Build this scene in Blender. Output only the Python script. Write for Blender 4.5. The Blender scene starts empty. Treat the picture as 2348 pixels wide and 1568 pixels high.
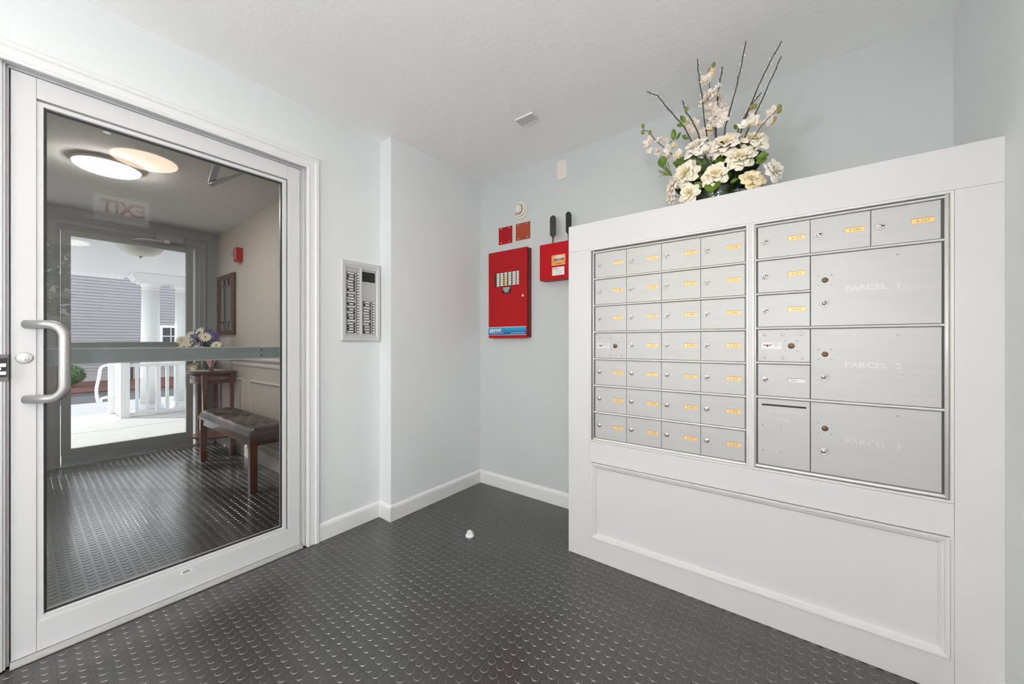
import bpy, bmesh, math, random
from mathutils import Vector, Matrix
random.seed(7)
PI = math.pi
SC = bpy.context.scene
COL = SC.collection

# ---------------------------------------------------------------- camera
cam_d = bpy.data.cameras.new('camera'); cam = bpy.data.objects.new('camera', cam_d); COL.objects.link(cam)
cam.location = (0, 0, 1.10); cam.rotation_euler = (PI / 2, 0, math.radians(37.1))
cam_d.sensor_width = 36; cam_d.lens = 854 / 2348 * 36; cam_d.shift_y = 0.0004
cam_d.clip_start = 0.02; cam_d.clip_end = 200
SC.camera = cam
# ---------------------------------------------------------------- view, light
SC.view_settings.view_transform = 'Standard'; SC.view_settings.look = 'None'
SC.view_settings.gamma = 1; SC.view_settings.use_curve_mapping = False
SC.view_settings.exposure = 1.38
SC.cycles.use_denoising = True
SC.cycles.max_bounces = 10; SC.cycles.diffuse_bounces = 6; SC.cycles.glossy_bounces = 4
SC.cycles.transparent_max_bounces = 16; SC.cycles.transmission_bounces = 6
SC.cycles.sample_clamp_indirect = 6.0; SC.cycles.caustics_reflective = False; SC.cycles.caustics_refractive = False
W = bpy.data.worlds.new('sky'); SC.world = W; W.use_nodes = True
W.node_tree.nodes['Background'].inputs[0].default_value = (0.93, 0.955, 1.0, 1)
W.node_tree.nodes['Background'].inputs[1].default_value = 1.25
sun_d = bpy.data.lights.new('sun', 'SUN'); sun_d.energy = 2.2; sun_d.angle = 0.01; sun_d.color = (1, 0.97, 0.92)
sun = bpy.data.objects.new('sun', sun_d); COL.objects.link(sun)
sun.rotation_euler = Vector((0.62, 0.50, -0.60)).to_track_quat('-Z', 'Y').to_euler()
LOBBY_LAMP = 6.5
FILL_GLOBE = 20.5  # strength of the fill globes added behind the camera
VESTIBULE_LAMP = 32.0

# ---------------------------------------------------------------- materials
def nodes(name):
    m = bpy.data.materials.new(name); m.use_nodes = True
    return m, m.node_tree.nodes, m.node_tree.links, m.node_tree.nodes['Principled BSDF']
def mat(name, col, rough=0.5, metal=0.0, bump=0.0, bscale=60, var=0.0, vscale=3, spec=None, stretch=None, emit=None, coat=0):
    m, N, L, P = nodes(name)
    P.inputs['Base Color'].default_value = (*col, 1); P.inputs['Roughness'].default_value = rough
    P.inputs['Metallic'].default_value = metal
    if spec is not None: P.inputs['Specular IOR Level'].default_value = spec
    if coat: P.inputs['Coat Weight'].default_value = coat
    if emit:
        P.inputs['Emission Color'].default_value = (*emit[0], 1); P.inputs['Emission Strength'].default_value = emit[1]
    if bump or var:
        g = N.new('ShaderNodeNewGeometry'); mp = N.new('ShaderNodeMapping')
        L.new(g.outputs['Position'], mp.inputs['Vector'])
        if stretch: mp.inputs['Scale'].default_value = stretch
    if bump:
        n = N.new('ShaderNodeTexNoise'); n.inputs['Scale'].default_value = bscale; n.inputs['Detail'].default_value = 3
        b = N.new('ShaderNodeBump'); b.inputs['Strength'].default_value = bump; b.inputs['Distance'].default_value = 0.004
        L.new(mp.outputs[0], n.inputs['Vector']); L.new(n.outputs['Fac'], b.inputs['Height']); L.new(b.outputs[0], P.inputs['Normal'])
    if var:
        n = N.new('ShaderNodeTexNoise'); n.inputs['Scale'].default_value = vscale; n.inputs['Detail'].default_value = 5
        r = N.new('ShaderNodeMapRange'); r.inputs['To Min'].default_value = 1 - var; r.inputs['To Max'].default_value = 1 + var
        r.inputs['From Min'].default_value = 0.3; r.inputs['From Max'].default_value = 0.7
        h = N.new('ShaderNodeHueSaturation'); h.inputs['Color'].default_value = (*col, 1)
        L.new(mp.outputs[0], n.inputs['Vector']); L.new(n.outputs['Fac'], r.inputs['Value']); L.new(r.outputs[0], h.inputs['Value'])
        L.new(h.outputs[0], P.inputs['Base Color'])
    return m
def emitter(name, col, s):
    m, N, L, P = nodes(name); N.remove(P)
    e = N.new('ShaderNodeEmission'); e.inputs[0].default_value = (*col, 1); e.inputs[1].default_value = s
    L.new(e.outputs[0], N['Material Output'].inputs[0]); return m
def glass_mat(name, tint, f0=0.035, rough=0.0):
    m, N, L, P = nodes(name); N.remove(P)
    t = N.new('ShaderNodeBsdfTransparent'); t.inputs[0].default_value = (*tint, 1)
    g = N.new('ShaderNodeBsdfGlossy'); g.inputs['Roughness'].default_value = rough
    lw = N.new('ShaderNodeLayerWeight'); lw.inputs[0].default_value = 0.5
    p = N.new('ShaderNodeMath'); p.operation = 'POWER'; p.inputs[1].default_value = 5
    a = N.new('ShaderNodeMath'); a.operation = 'MULTIPLY_ADD'; a.inputs[1].default_value = 1 - f0; a.inputs[2].default_value = f0
    mx = N.new('ShaderNodeMixShader')
    L.new(lw.outputs['Facing'], p.inputs[0]); L.new(p.outputs[0], a.inputs[0]); L.new(a.outputs[0], mx.inputs[0])
    L.new(t.outputs[0], mx.inputs[1]); L.new(g.outputs[0], mx.inputs[2]); L.new(mx.outputs[0], N['Material Output'].inputs[0])
    return m

M = {}
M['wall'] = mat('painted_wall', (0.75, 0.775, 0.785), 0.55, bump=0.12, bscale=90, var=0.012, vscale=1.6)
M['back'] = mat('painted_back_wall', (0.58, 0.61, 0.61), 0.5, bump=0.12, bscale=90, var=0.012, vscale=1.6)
M['ceil'] = mat('stippled_ceiling', (0.96, 0.957, 0.955), 0.8, bump=0.30, bscale=45, var=0.01)
M['trim'] = mat('white_trim', (0.76, 0.77, 0.77), 0.35, var=0.01, vscale=4)
M['cab'] = mat('white_cabinet_paint', (0.665, 0.665, 0.67), 0.38, bump=0.03, bscale=30, var=0.012, vscale=3)
M['alu_white'] = mat('white_aluminium', (0.655, 0.66, 0.675), 0.36, metal=0.0, var=0.008, stretch=(1, 1, 20), vscale=8)
M['jamb'] = mat('grey_aluminium_jamb', (0.60, 0.605, 0.61), 0.35, metal=0.15)
M['alu'] = mat('brushed_aluminium', (0.495, 0.495, 0.485), 0.45, metal=0.2, bump=0.05, bscale=200, stretch=(1, 1, 12), var=0.02, vscale=6)
M['alu_frame'] = mat('anodised_aluminium', (0.72, 0.715, 0.70), 0.36, metal=0.15)
M['steel'] = mat('satin_steel', (0.43, 0.43, 0.43), 0.48, metal=0.75, bump=0.03, bscale=400)
M['alu_text'] = mat('lightened_embossing', (0.60, 0.60, 0.59), 0.4, metal=0.2)  # door metal lightened: stands in for highlights on the raised letters
M['chrome'] = mat('nickel', (0.62, 0.60, 0.58), 0.25, metal=0.9)
M['bar'] = mat('dark_bar_metal', (0.42, 0.45, 0.47), 0.3, metal=0.6, var=0.06, vscale=20)
M['black'] = mat('black', (0.012, 0.012, 0.012), 0.5)
M['gap'] = mat('shadow_gap_metal', (0.16, 0.16, 0.155), 0.6)
M['gasket'] = mat('black_gasket', (0.02, 0.022, 0.02), 0.5)
M['brass'] = mat('brass_label', (0.86, 0.60, 0.26), 0.4, metal=0.15)
M['brasstext'] = mat('engraved_brown', (0.42, 0.24, 0.07), 0.6)
M['brass_lock'] = mat('dark_brass', (0.33, 0.20, 0.10), 0.35, metal=0.8)
M['brass_dark'] = mat('brass_recess', (0.06, 0.035, 0.02), 0.5)
M['red'] = mat('red_enamel', (0.40, 0.006, 0.010), 0.5, spec=0.25, var=0.03)
M['red2'] = mat('bright_red_enamel', (0.46, 0.0, 0.005), 0.5, spec=0.25, var=0.03)
M['rust'] = mat('orange_red_enamel', (0.36, 0.055, 0.018), 0.45)
M['red_edge'] = mat('dark_red', (0.16, 0.006, 0.008), 0.5)
M['cream'] = mat('cream_plastic', (0.76, 0.72, 0.66), 0.4)
M['paper'] = mat('white_paper', (0.8, 0.8, 0.78), 0.7)
M['ink'] = mat('dark_ink', (0.03, 0.03, 0.03), 0.7)
M['grey_ink'] = mat('grey_ink', (0.28, 0.28, 0.28), 0.7)
M['plastic_black'] = mat('black_plastic', (0.022, 0.023, 0.023), 0.45)
M['glass'] = glass_mat('door_glass', (0.80, 0.81, 0.805), 0.036)
M['glass2'] = glass_mat('window_glass', (0.95, 0.96, 0.96), 0.004)
M['clear'] = glass_mat('clear_glass', (0.85, 0.9, 0.87), 0.06)
M['red_letters'] = mat('red_letters', (0.55, 0.02, 0.02), 0.5, emit=((0.9, 0.03, 0.03), 0.12))  # faint glow added to letters that are not lit themselves
M['sign_face'] = mat('brightened_sign_face', (0.8, 0.8, 0.8), 0.5, emit=((1, 1, 1), 0.38))  # glow put into the face so its mirror image reads brighter
M['wood'] = mat('cherry_wood', (0.13, 0.036, 0.018), 0.25, var=0.35, vscale=9, stretch=(1, 1, 6), coat=0.4)
M['wood_dark'] = mat('mahogany', (0.075, 0.022, 0.012), 0.3, var=0.35, vscale=12, coat=0.3)
M['leather'] = mat('brown_leather', (0.055, 0.036, 0.030), 0.30, bump=0.15, bscale=220)
M['beige'] = mat('beige_wall', (0.56, 0.495, 0.445), 0.6, bump=0.1, bscale=90, var=0.02, vscale=2)
M['beige_trim'] = mat('beige_trim', (0.66, 0.61, 0.565), 0.4)
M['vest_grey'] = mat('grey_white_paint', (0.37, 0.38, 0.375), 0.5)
M['vest_ceil'] = mat('vestibule_ceiling', (0.72, 0.70, 0.68), 0.8, bump=0.3, bscale=45)
M['vinyl'] = mat('white_vinyl', (0.90, 0.905, 0.91), 0.4)
M['porch'] = mat('porch_concrete', (0.58, 0.575, 0.56), 0.8, var=0.03, vscale=6)
M['siding'] = mat('lavender_grey_siding', (0.345, 0.34, 0.36), 0.6, var=0.015, vscale=2)
M['found'] = mat('foundation', (0.42, 0.42, 0.42), 0.8, var=0.05)
M['asphalt'] = mat('asphalt', (0.065, 0.066, 0.076), 0.9, bump=0.4, bscale=80, var=0.1, vscale=12)
M['walk'] = mat('concrete_drive', (0.40, 0.40, 0.44), 0.9, var=0.04)
M['mulch'] = mat('red_mulch', (0.13, 0.045, 0.038), 0.9, bump=0.8, bscale=40, var=0.35, vscale=25)
M['grass'] = mat('lawn', (0.09, 0.15, 0.05), 0.9, bump=0.5, bscale=60, var=0.3, vscale=8)
M['bushleaf'] = mat('bush_leaves', (0.075, 0.16, 0.03), 0.6, var=0.4, vscale=18)
M['treeleaf'] = mat('tree_leaves', (0.045, 0.115, 0.085), 0.6, var=0.4, vscale=5)
M['bark'] = mat('bark', (0.11, 0.08, 0.06), 0.9, bump=0.6, bscale=30)
M['yellow'] = mat('yellow_paint', (0.62, 0.42, 0.08), 0.5)
M['pipe'] = mat('grey_pipe', (0.14, 0.14, 0.15), 0.5, metal=0.4)
M['petal'] = mat('ivory_petal', (0.90, 0.84, 0.68), 0.7, var=0.05, vscale=30)
M['petal_white'] = mat('white_petal', (0.90, 0.87, 0.80), 0.7, var=0.05, vscale=30)
M['petal_gold'] = mat('golden_petal', (0.86, 0.72, 0.44), 0.7, var=0.06, vscale=30)
M['petal_heart'] = mat('warm_heart_petal', (0.90, 0.81, 0.58), 0.7)
M['petal_pink'] = mat('blush_petal', (0.88, 0.79, 0.70), 0.7, var=0.06, vscale=30)
M['leaf'] = mat('green_leaf', (0.10, 0.18, 0.015), 0.4, var=0.4, vscale=40)
M['leaf_dark'] = mat('dark_leaf', (0.018, 0.045, 0.012), 0.5, var=0.4, vscale=40)
M['twig'] = mat('grey_brown_twig', (0.085, 0.075, 0.06), 0.7)
M['bud'] = mat('green_bud', (0.24, 0.27, 0.05), 0.5)
M['catkin'] = mat('pale_catkin', (0.74, 0.74, 0.66), 0.8)
M['purple'] = mat('purple_petal', (0.17, 0.13, 0.34), 0.7, var=0.3, vscale=60)
M['violet'] = mat('violet_petal', (0.20, 0.07, 0.22), 0.7, var=0.3, vscale=60)
M['daisy'] = mat('daisy_petal', (0.80, 0.78, 0.62), 0.7)
M['daisy_c'] = mat('daisy_centre', (0.62, 0.42, 0.06), 0.8)
M['mirror'] = mat('mirror_glass', (0.85, 0.86, 0.86), 0.02, metal=1.0)
M['lace'] = mat('white_lace', (0.75, 0.75, 0.72), 0.9)
M['flag_red'] = mat('flag_red', (0.50, 0.02, 0.03), 0.7)
M['flag_white'] = mat('flag_white', (0.8, 0.8, 0.78), 0.7)
M['flag_blue'] = mat('flag_blue', (0.03, 0.04, 0.2), 0.7)
M['lamp_room'] = emitter('lit_lobby_diffuser', (1.0, 0.80, 0.60), LOBBY_LAMP)
M['lamp_vest'] = emitter('lit_vestibule_diffuser', (1.0, 0.97, 0.92), VESTIBULE_LAMP)
M['globe'] = emitter('fill_globe_glow', (1.0, 0.985, 0.975), FILL_GLOBE)
M['frost'] = mat('frosted_glass_bowl', (0.72, 0.70, 0.62), 0.4)
M['white_metal'] = mat('white_metal', (0.8, 0.8, 0.79), 0.35)
M['dim_glass'] = mat('dark_window_glass', (0.06, 0.06, 0.07), 0.08)

# rubber: dusty near the walkway, with worn sheen
def rubber(name='black_rubber', base=0.017, coat=0.0):
    m, N, L, P = nodes(name)
    P.inputs['Coat Weight'].default_value = coat; P.inputs['Coat IOR'].default_value = 2.0; P.inputs['Coat Roughness'].default_value = 0.16
    g = N.new('ShaderNodeNewGeometry')
    n1 = N.new('ShaderNodeTexNoise'); n1.inputs['Scale'].default_value = 2.2; n1.inputs['Detail'].default_value = 4
    n2 = N.new('ShaderNodeTexNoise'); n2.inputs['Scale'].default_value = 420; n2.inputs['Detail'].default_value = 2
    L.new(g.outputs['Position'], n1.inputs['Vector']); L.new(g.outputs['Position'], n2.inputs['Vector'])
    r2 = N.new('ShaderNodeMapRange'); r2.inputs['From Min'].default_value = 0.66; r2.inputs['From Max'].default_value = 0.78
    L.new(n2.outputs['Fac'], r2.inputs['Value'])
    r1 = N.new('ShaderNodeMapRange'); r1.inputs['From Min'].default_value = 0.45; r1.inputs['From Max'].default_value = 0.7
    L.new(n1.outputs['Fac'], r1.inputs['Value'])
    mu = N.new('ShaderNodeMath'); mu.operation = 'MULTIPLY'; L.new(r1.outputs[0], mu.inputs[0]); L.new(r2.outputs[0], mu.inputs[1])
    mx = N.new('ShaderNodeMix'); mx.data_type = 'RGBA'
    mx.inputs['A'].default_value = (base, base, base, 1); mx.inputs['B'].default_value = (0.30, 0.29, 0.27, 1)
    L.new(mu.outputs[0], mx.inputs['Factor']); L.new(mx.outputs['Result'], P.inputs['Base Color'])
    rr = N.new('ShaderNodeMapRange'); rr.inputs['To Min'].default_value = 0.24; rr.inputs['To Max'].default_value = 0.36
    L.new(n1.outputs['Fac'], rr.inputs['Value']); L.new(rr.outputs[0], P.inputs['Roughness'])
    P.inputs['Specular IOR Level'].default_value = 0.9; P.inputs['IOR'].default_value = 1.7
    b = N.new('ShaderNodeBump'); b.inputs['Strength'].default_value = 0.08; b.inputs['Distance'].default_value = 0.002
    n3 = N.new('ShaderNodeTexNoise'); n3.inputs['Scale'].default_value = 60
    L.new(g.outputs['Position'], n3.inputs['Vector']); L.new(n3.outputs['Fac'], b.inputs['Height']); L.new(b.outputs[0], P.inputs['Normal'])
    return m
M['rubber'] = rubber()
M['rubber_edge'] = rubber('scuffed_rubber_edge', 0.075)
M['rubber_waxed'] = rubber('waxed_black_rubber', 0.028, 0.9)
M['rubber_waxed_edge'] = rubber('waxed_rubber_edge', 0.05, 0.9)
def blue_strip():
    m, N, L, P = nodes('blue_gradient_print')
    t = N.new('ShaderNodeTexCoord'); s = N.new('ShaderNodeSeparateXYZ'); r = N.new('ShaderNodeValToRGB')
    L.new(t.outputs['Generated'], s.inputs[0]); L.new(s.outputs['Z'], r.inputs[0]); L.new(r.outputs[0], P.inputs['Base Color'])
    r.color_ramp.elements[0].color = (0.004, 0.02, 0.22, 1); r.color_ramp.elements[1].color = (0.02, 0.42, 0.66, 1)
    P.inputs['Roughness'].default_value = 0.4
    return m
M['blue'] = blue_strip()
def orange_label():
    m, N, L, P = nodes('orange_white_print')
    t = N.new('ShaderNodeTexCoord'); g = N.new('ShaderNodeTexGradient'); g.gradient_type = 'SPHERICAL'
    mp = N.new('ShaderNodeMapping'); mp.inputs['Location'].default_value = (-1.1, 0, -1.4); mp.inputs['Scale'].default_value = (2, 0, 2)
    r = N.new('ShaderNodeValToRGB')
    L.new(t.outputs['Generated'], mp.inputs[0]); L.new(mp.outputs[0], g.inputs[0]); L.new(g.outputs[0], r.inputs[0]); L.new(r.outputs[0], P.inputs['Base Color'])
    r.color_ramp.elements[0].color = (0.80, 0.33, 0.08, 1); r.color_ramp.elements[1].color = (0.85, 0.80, 0.68, 1)
    return m
M['orange'] = orange_label()

# ---------------------------------------------------------------- helpers
def wloc(o):
    p = Vector((0, 0, 0))
    while o is not None: p += o.location; o = o.parent
    return p
class MB:
    def __init__(s): s.v = []; s.f = []; s.sm = []
    def add(s, vs, fs, smooth=False):
        b = len(s.v); s.v += [tuple(p) for p in vs]
        for f in fs: s.f.append([b + i for i in f]); s.sm.append(smooth)
        return s
    def box(s, x0, x1, y0, y1, z0, z1):
        vs = [(x, y, z) for x in (x0, x1) for y in (y0, y1) for z in (z0, z1)]
        return s.add(vs, [(0, 1, 3, 2), (4, 6, 7, 5), (0, 4, 5, 1), (2, 3, 7, 6), (0, 2, 6, 4), (1, 5, 7, 3)])
    def prism(s, pts, vec):
        vec = Vector(vec); n = len(pts); a = [Vector(p) for p in pts]; b = [p + vec for p in a]
        fs = [tuple(range(n))[::-1], tuple(range(n, 2 * n))] + [(i, (i + 1) % n, n + (i + 1) % n, n + i) for i in range(n)]
        return s.add(a + b, fs)
    def lathe(s, prof, c, axis='Z', n=20, a0=0, a1=2 * PI, cap=True):
        # prof: (radius, height along axis)
        c = Vector(c); full = abs(a1 - a0 - 2 * PI) < 1e-6; k = n if full else n + 1
        vs = []
        for (r, h) in prof:
            for i in range(k):
                a = a0 + (a1 - a0) * i / n; u, w = r * math.cos(a), r * math.sin(a)
                p = {'Z': (u, w, h), 'Y': (u, h, w), 'X': (h, u, w)}[axis]; vs.append(c + Vector(p))
        fs = []
        for j in range(len(prof) - 1):
            for i in range(n if full else n):
                i2 = (i + 1) % k
                fs.append((j * k + i, j * k + i2, (j + 1) * k + i2, (j + 1) * k + i))
        s.add(vs, fs, True)
        if cap and full:
            b = len(s.v) - len(vs); m = len(prof) - 1
            s.f.append([b + i for i in range(k)][::-1]); s.sm.append(False)
            s.f.append([b + m * k + i for i in range(k)]); s.sm.append(False)
        return s
    def tube(s, pts, r, n=8, cap=True):
        pts = [Vector(p) for p in pts]; m = len(pts); rs = r if isinstance(r, (list, tuple)) else [r] * m
        up = Vector((0, 0, 1)); vs = []; prev = None
        for i, p in enumerate(pts):
            t = (pts[min(i + 1, m - 1)] - pts[max(i - 1, 0)]).normalized()
            if prev is None:
                a = t.cross(up)
                if a.length < 1e-3: a = t.cross(Vector((1, 0, 0)))
                a.normalize()
            else:
                a = prev - t * prev.dot(t); a.normalize()
            prev = a; b = t.cross(a)
            for k in range(n):
                q = 2 * PI * k / n; vs.append(p + (a * math.cos(q) + b * math.sin(q)) * rs[i])
        fs = [(j * n + k, j * n + (k + 1) % n, (j + 1) * n + (k + 1) % n, (j + 1) * n + k) for j in range(m - 1) for k in range(n)]
        s.add(vs, fs, True)
        if cap:
            b = len(s.v) - len(vs)
            s.f.append([b + k for k in range(n)][::-1]); s.sm.append(False)
            s.f.append([b + (m - 1) * n + k for k in range(n)]); s.sm.append(False)
        return s
    def grid(s, fn, nu, nv, smooth=True):
        vs = [fn(i / nu, j / nv) for j in range(nv + 1) for i in range(nu + 1)]
        fs = [(j * (nu + 1) + i, j * (nu + 1) + i + 1, (j + 1) * (nu + 1) + i + 1, (j + 1) * (nu + 1) + i) for j in range(nv) for i in range(nu)]
        return s.add(vs, fs, smooth)
    def ball(s, c, r, n=8, m=5, sq=(1, 1, 1)):
        c = Vector(c)
        def fn(u, v):
            a, b = 2 * PI * u, PI * (v - .5)
            return c + Vector((r * sq[0] * math.cos(a) * math.cos(b), r * sq[1] * math.sin(a) * math.cos(b), r * sq[2] * math.sin(b)))
        return s.grid(fn, n, m)
    # frame: sweep profile [(d outward, h)] round rectangle a0..a1,b0..b1 ; mp(a,b,h)->xyz ; legs: open at the bottom
    def frame(s, mp, a0, a1, b0, b1, prof, open_bottom=False):
        n = len(prof); rings = []
        for (d, h) in prof:
            bb = b0 if open_bottom else b0 - d
            rings.append([mp(a0 - d, bb, h), mp(a0 - d, b1 + d, h), mp(a1 + d, b1 + d, h), mp(a1 + d, bb, h)])
        vs = [p for r in rings for p in r]; fs = []
        for j in range(n):
            j2 = (j + 1) % n
            for k in range(3 if open_bottom else 4):
                k2 = (k + 1) % 4; fs.append((j * 4 + k, j * 4 + k2, j2 * 4 + k2, j2 * 4 + k))
        if open_bottom:
            fs.append([j * 4 for j in range(n)]); fs.append([j * 4 + 3 for j in range(n)][::-1])
        return s.add(vs, fs)
    def build(s, name, m, parent=None, bevel=0, origin=None, kind=None, merge=False):
        o0 = Vector(origin) if origin is not None else (wloc(parent) if parent else Vector((0, 0, 0)))
        me = bpy.data.meshes.new(name); me.from_pydata([Vector(p) - o0 for p in s.v], [], s.f)
        for p, q in zip(me.polygons, s.sm): p.use_smooth = q
        bm = bmesh.new(); bm.from_mesh(me)
        if merge: bmesh.ops.remove_doubles(bm, verts=bm.verts, dist=1e-5)
        bmesh.ops.recalc_face_normals(bm, faces=bm.faces); bm.to_mesh(me); bm.free()
        o = bpy.data.objects.new(name, me); COL.objects.link(o)
        me.materials.append(M[m] if isinstance(m, str) else m)
        if parent: o.parent = parent; o.location = o0 - wloc(parent)
        else: o.location = o0
        if bevel:
            b = o.modifiers.new('bevel', 'BEVEL'); b.width = bevel; b.segments = 2; b.limit_method = 'ANGLE'
        if kind: o['kind'] = kind
        return o
def tag(o, label, cat, group=None, kind=None):
    if label: o['label'] = label
    if cat: o['category'] = cat
    if group: o['group'] = group
    if kind: o['kind'] = kind
    return o
def thing(name, label, cat, loc, group=None, kind=None):
    o = bpy.data.objects.new(name, None); COL.objects.link(o); o.location = loc; o.empty_display_size = 0.05
    return tag(o, label, cat, group, kind)
def struct(name, mb, m, label=None, cat=None, **k):
    o = mb.build(name, m, **k); o['kind'] = 'structure'
    if label: o['label'] = label
    return o
def copy_part(o, parent, off=(0, 0, 0)):
    c = o.copy(); COL.objects.link(c); c.parent = parent; c.location = o.location + Vector(off); return c
def text(body, size, loc, rot, m, parent, name='lettering', extrude=0.0006, bold=0.0, align='CENTER', label=None, sx=1.0, shear=0.0, spacing=1.0):
    cu = bpy.data.curves.new('t', 'FONT'); cu.body = body; cu.size = size; cu.extrude = extrude; cu.offset = bold
    cu.align_x = align; cu.align_y = 'CENTER'; cu.resolution_u = 2; cu.shear = shear; cu.space_character = spacing
    tmp = bpy.data.objects.new('t', cu); COL.objects.link(tmp)
    me = bpy.data.meshes.new_from_object(tmp); bpy.data.objects.remove(tmp); bpy.data.curves.remove(cu)
    if sx != 1.0: me.transform(Matrix.Scale(sx, 4, (1, 0, 0)))
    me.materials.clear(); me.materials.append(M[m])
    o = bpy.data.objects.new(name, me); COL.objects.link(o); o.rotation_euler = rot
    if parent: o.parent = parent; o.location = Vector(loc) - wloc(parent)
    else: o.location = loc
    return o
RB = (PI / 2, 0, 0)            # on a surface that faces -y
RL = (PI / 2, 0, PI / 2)       # faces +x
RR = (PI / 2, 0, -PI / 2)      # faces -x
def mapB(Y): return lambda a, b, h: (a, Y - h, b)       # faces -y
def mapL(X): return lambda a, b, h: (X + h, a, b)       # faces +x
def mapR(X): return lambda a, b, h: (X - h, a, b)       # faces -x
def screw(mb, c, r, axis, s=1):
    mb.lathe([(r, 0), (r * .9, s * r * .45), (r * .45, s * r * .75)], c, axis, 10)

# ================================================================ the setting: lobby shell
XL, XB, YB, XR, YF, ZC = -2.097, -1.98, 2.20, 0.497, -3.6, 2.37     # left wall, bump-out, back, right, wall behind camera, ceiling
XV0, XV1, YV0, YV1, ZV = -5.12, -2.21, -0.63, 1.325, 2.29            # vestibule
w = MB()
w.box(XV1, XL, YF, -0.105, 0, ZC); w.box(XV1, XL, 0.955, 1.381, 0, ZC); w.box(XV1, XL, -0.105, 0.955, 2.055, ZC)
w.box(XV1, XB, 1.381, YB, 0, ZC)
struct('wall_left', w, 'wall')
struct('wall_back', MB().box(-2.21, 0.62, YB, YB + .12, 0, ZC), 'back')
w = MB()     # right wall with its window opening
w.box(XR, XR + .12, 0.30, YB, 0, ZC); w.box(XR, XR + .12, YF, -0.62, 0, ZC)
w.box(XR, XR + .12, -0.62, 0.30, 0, 1.28); w.box(XR, XR + .12, -0.62, 0.30, 1.95, ZC)
struct('wall_right', w, 'wall')
struct('wall_front', MB().box(-2.21, 0.62, YF - .12, YF, 0, ZC), 'wall')
struct('ceiling', MB().box(-2.21, 0.62, YF - .12, YB + .12, ZC, ZC + .1), 'ceil')

# floor: slab plus rubber tiles, each with its raised studs
PT = 0.619 / 16
floor = struct('floor', MB().box(-5.2, 0.62, YF - .12, YB + .12, -0.12, -0.005), 'rubber')
def tile_mesh(nx, ny):
    mb = MB(); w_, d_ = nx * PT - .0004, ny * PT - .0004
    mb.box(.0004, w_, .0004, d_, -0.005, 0); n = 14
    for i in range(nx):
        for j in range(ny):
            c = Vector(((i + .5) * PT, (j + .5) * PT, 0)); b = []
            for (r, h) in ((.0142, 0), (.0136, .0009), (.0124, .0016)):
                b += [c + Vector((r * math.cos(2 * PI * k / n), r * math.sin(2 * PI * k / n), h)) for k in range(n)]
            fs = [(q * n + k, q * n + (k + 1) % n, (q + 1) * n + (k + 1) % n, (q + 1) * n + k) for q in range(2) for k in range(n)]
            mb.add(b, fs, False); mb.add(b[2 * n:], [tuple(range(n))], False)
    return mb
tcache = {}
def tile(x, y, nx, ny, m='rubber'):
    if (nx, ny, m) not in tcache:
        o = tile_mesh(nx, ny).build('rubber_tile', m, floor, origin=(0, 0, 0)); tcache[(nx, ny, m)] = o
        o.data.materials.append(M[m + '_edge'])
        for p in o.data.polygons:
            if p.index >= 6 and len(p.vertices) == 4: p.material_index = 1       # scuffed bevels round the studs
    else:
        o = tcache[(nx, ny, m)].copy(); COL.objects.link(o); o.parent = floor
    o.location = (x, y, -0.0016)
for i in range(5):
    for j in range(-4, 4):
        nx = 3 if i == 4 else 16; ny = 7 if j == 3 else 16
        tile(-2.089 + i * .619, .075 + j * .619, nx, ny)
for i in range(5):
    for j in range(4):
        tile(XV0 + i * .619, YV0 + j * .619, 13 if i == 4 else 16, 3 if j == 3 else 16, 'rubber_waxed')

# baseboards
def base_prof(t=.014, h=.097): return [(0, 0), (t, 0), (t, h - .02), (t * .75, h - .008), (t * .35, h - .002), (0, h)]
def baseboard(name, p0, p1, nrm, m='trim', h=.097, parent=None):
    p0, p1, nrm = Vector(p0), Vector(p1), Vector(nrm); pr = base_prof(h=h)
    pts = [p0 + nrm * a + Vector((0, 0, b)) for a, b in pr]
    o = MB().prism(pts, p1 - p0).build(name, m); o['kind'] = 'structure'; return o
baseboard('baseboard_left', (XL, .996, 0), (XL, 1.381, 0), (1, 0, 0))
baseboard('baseboard_left', (XL + .0, 1.381, 0), (XB + .0139, 1.381, 0), (0, -1, 0))
baseboard('baseboard_left', (XB, 1.381, 0), (XB, YB, 0), (1, 0, 0))
baseboard('baseboard_back', (XB, YB, 0), (-.949, YB, 0), (0, -1, 0))
baseboard('baseboard_left', (XL, YF, 0), (XL, -.17, 0), (1, 0, 0))
baseboard('baseboard_right', (XR, YF, 0), (XR, 1.75, 0), (-1, 0, 0))
baseboard('baseboard_front', (XL, YF, 0), (XR, YF, 0), (0, 1, 0))

# door casing (white moulding round the inner door)
cas = [(0, 0), (0, .013), (.010, .016), (.016, .012), (.040, .014), (.046, .019), (.060, .019), (.064, .015), (.064, 0)]
c = MB().frame(mapL(XL), -.102, .932, 0, 2.04, cas, True)
struct('trim_1', c, 'trim', 'white moulded casing round the inner glass door', smooth=False) if False else struct('trim_1', c, 'trim')

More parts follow.
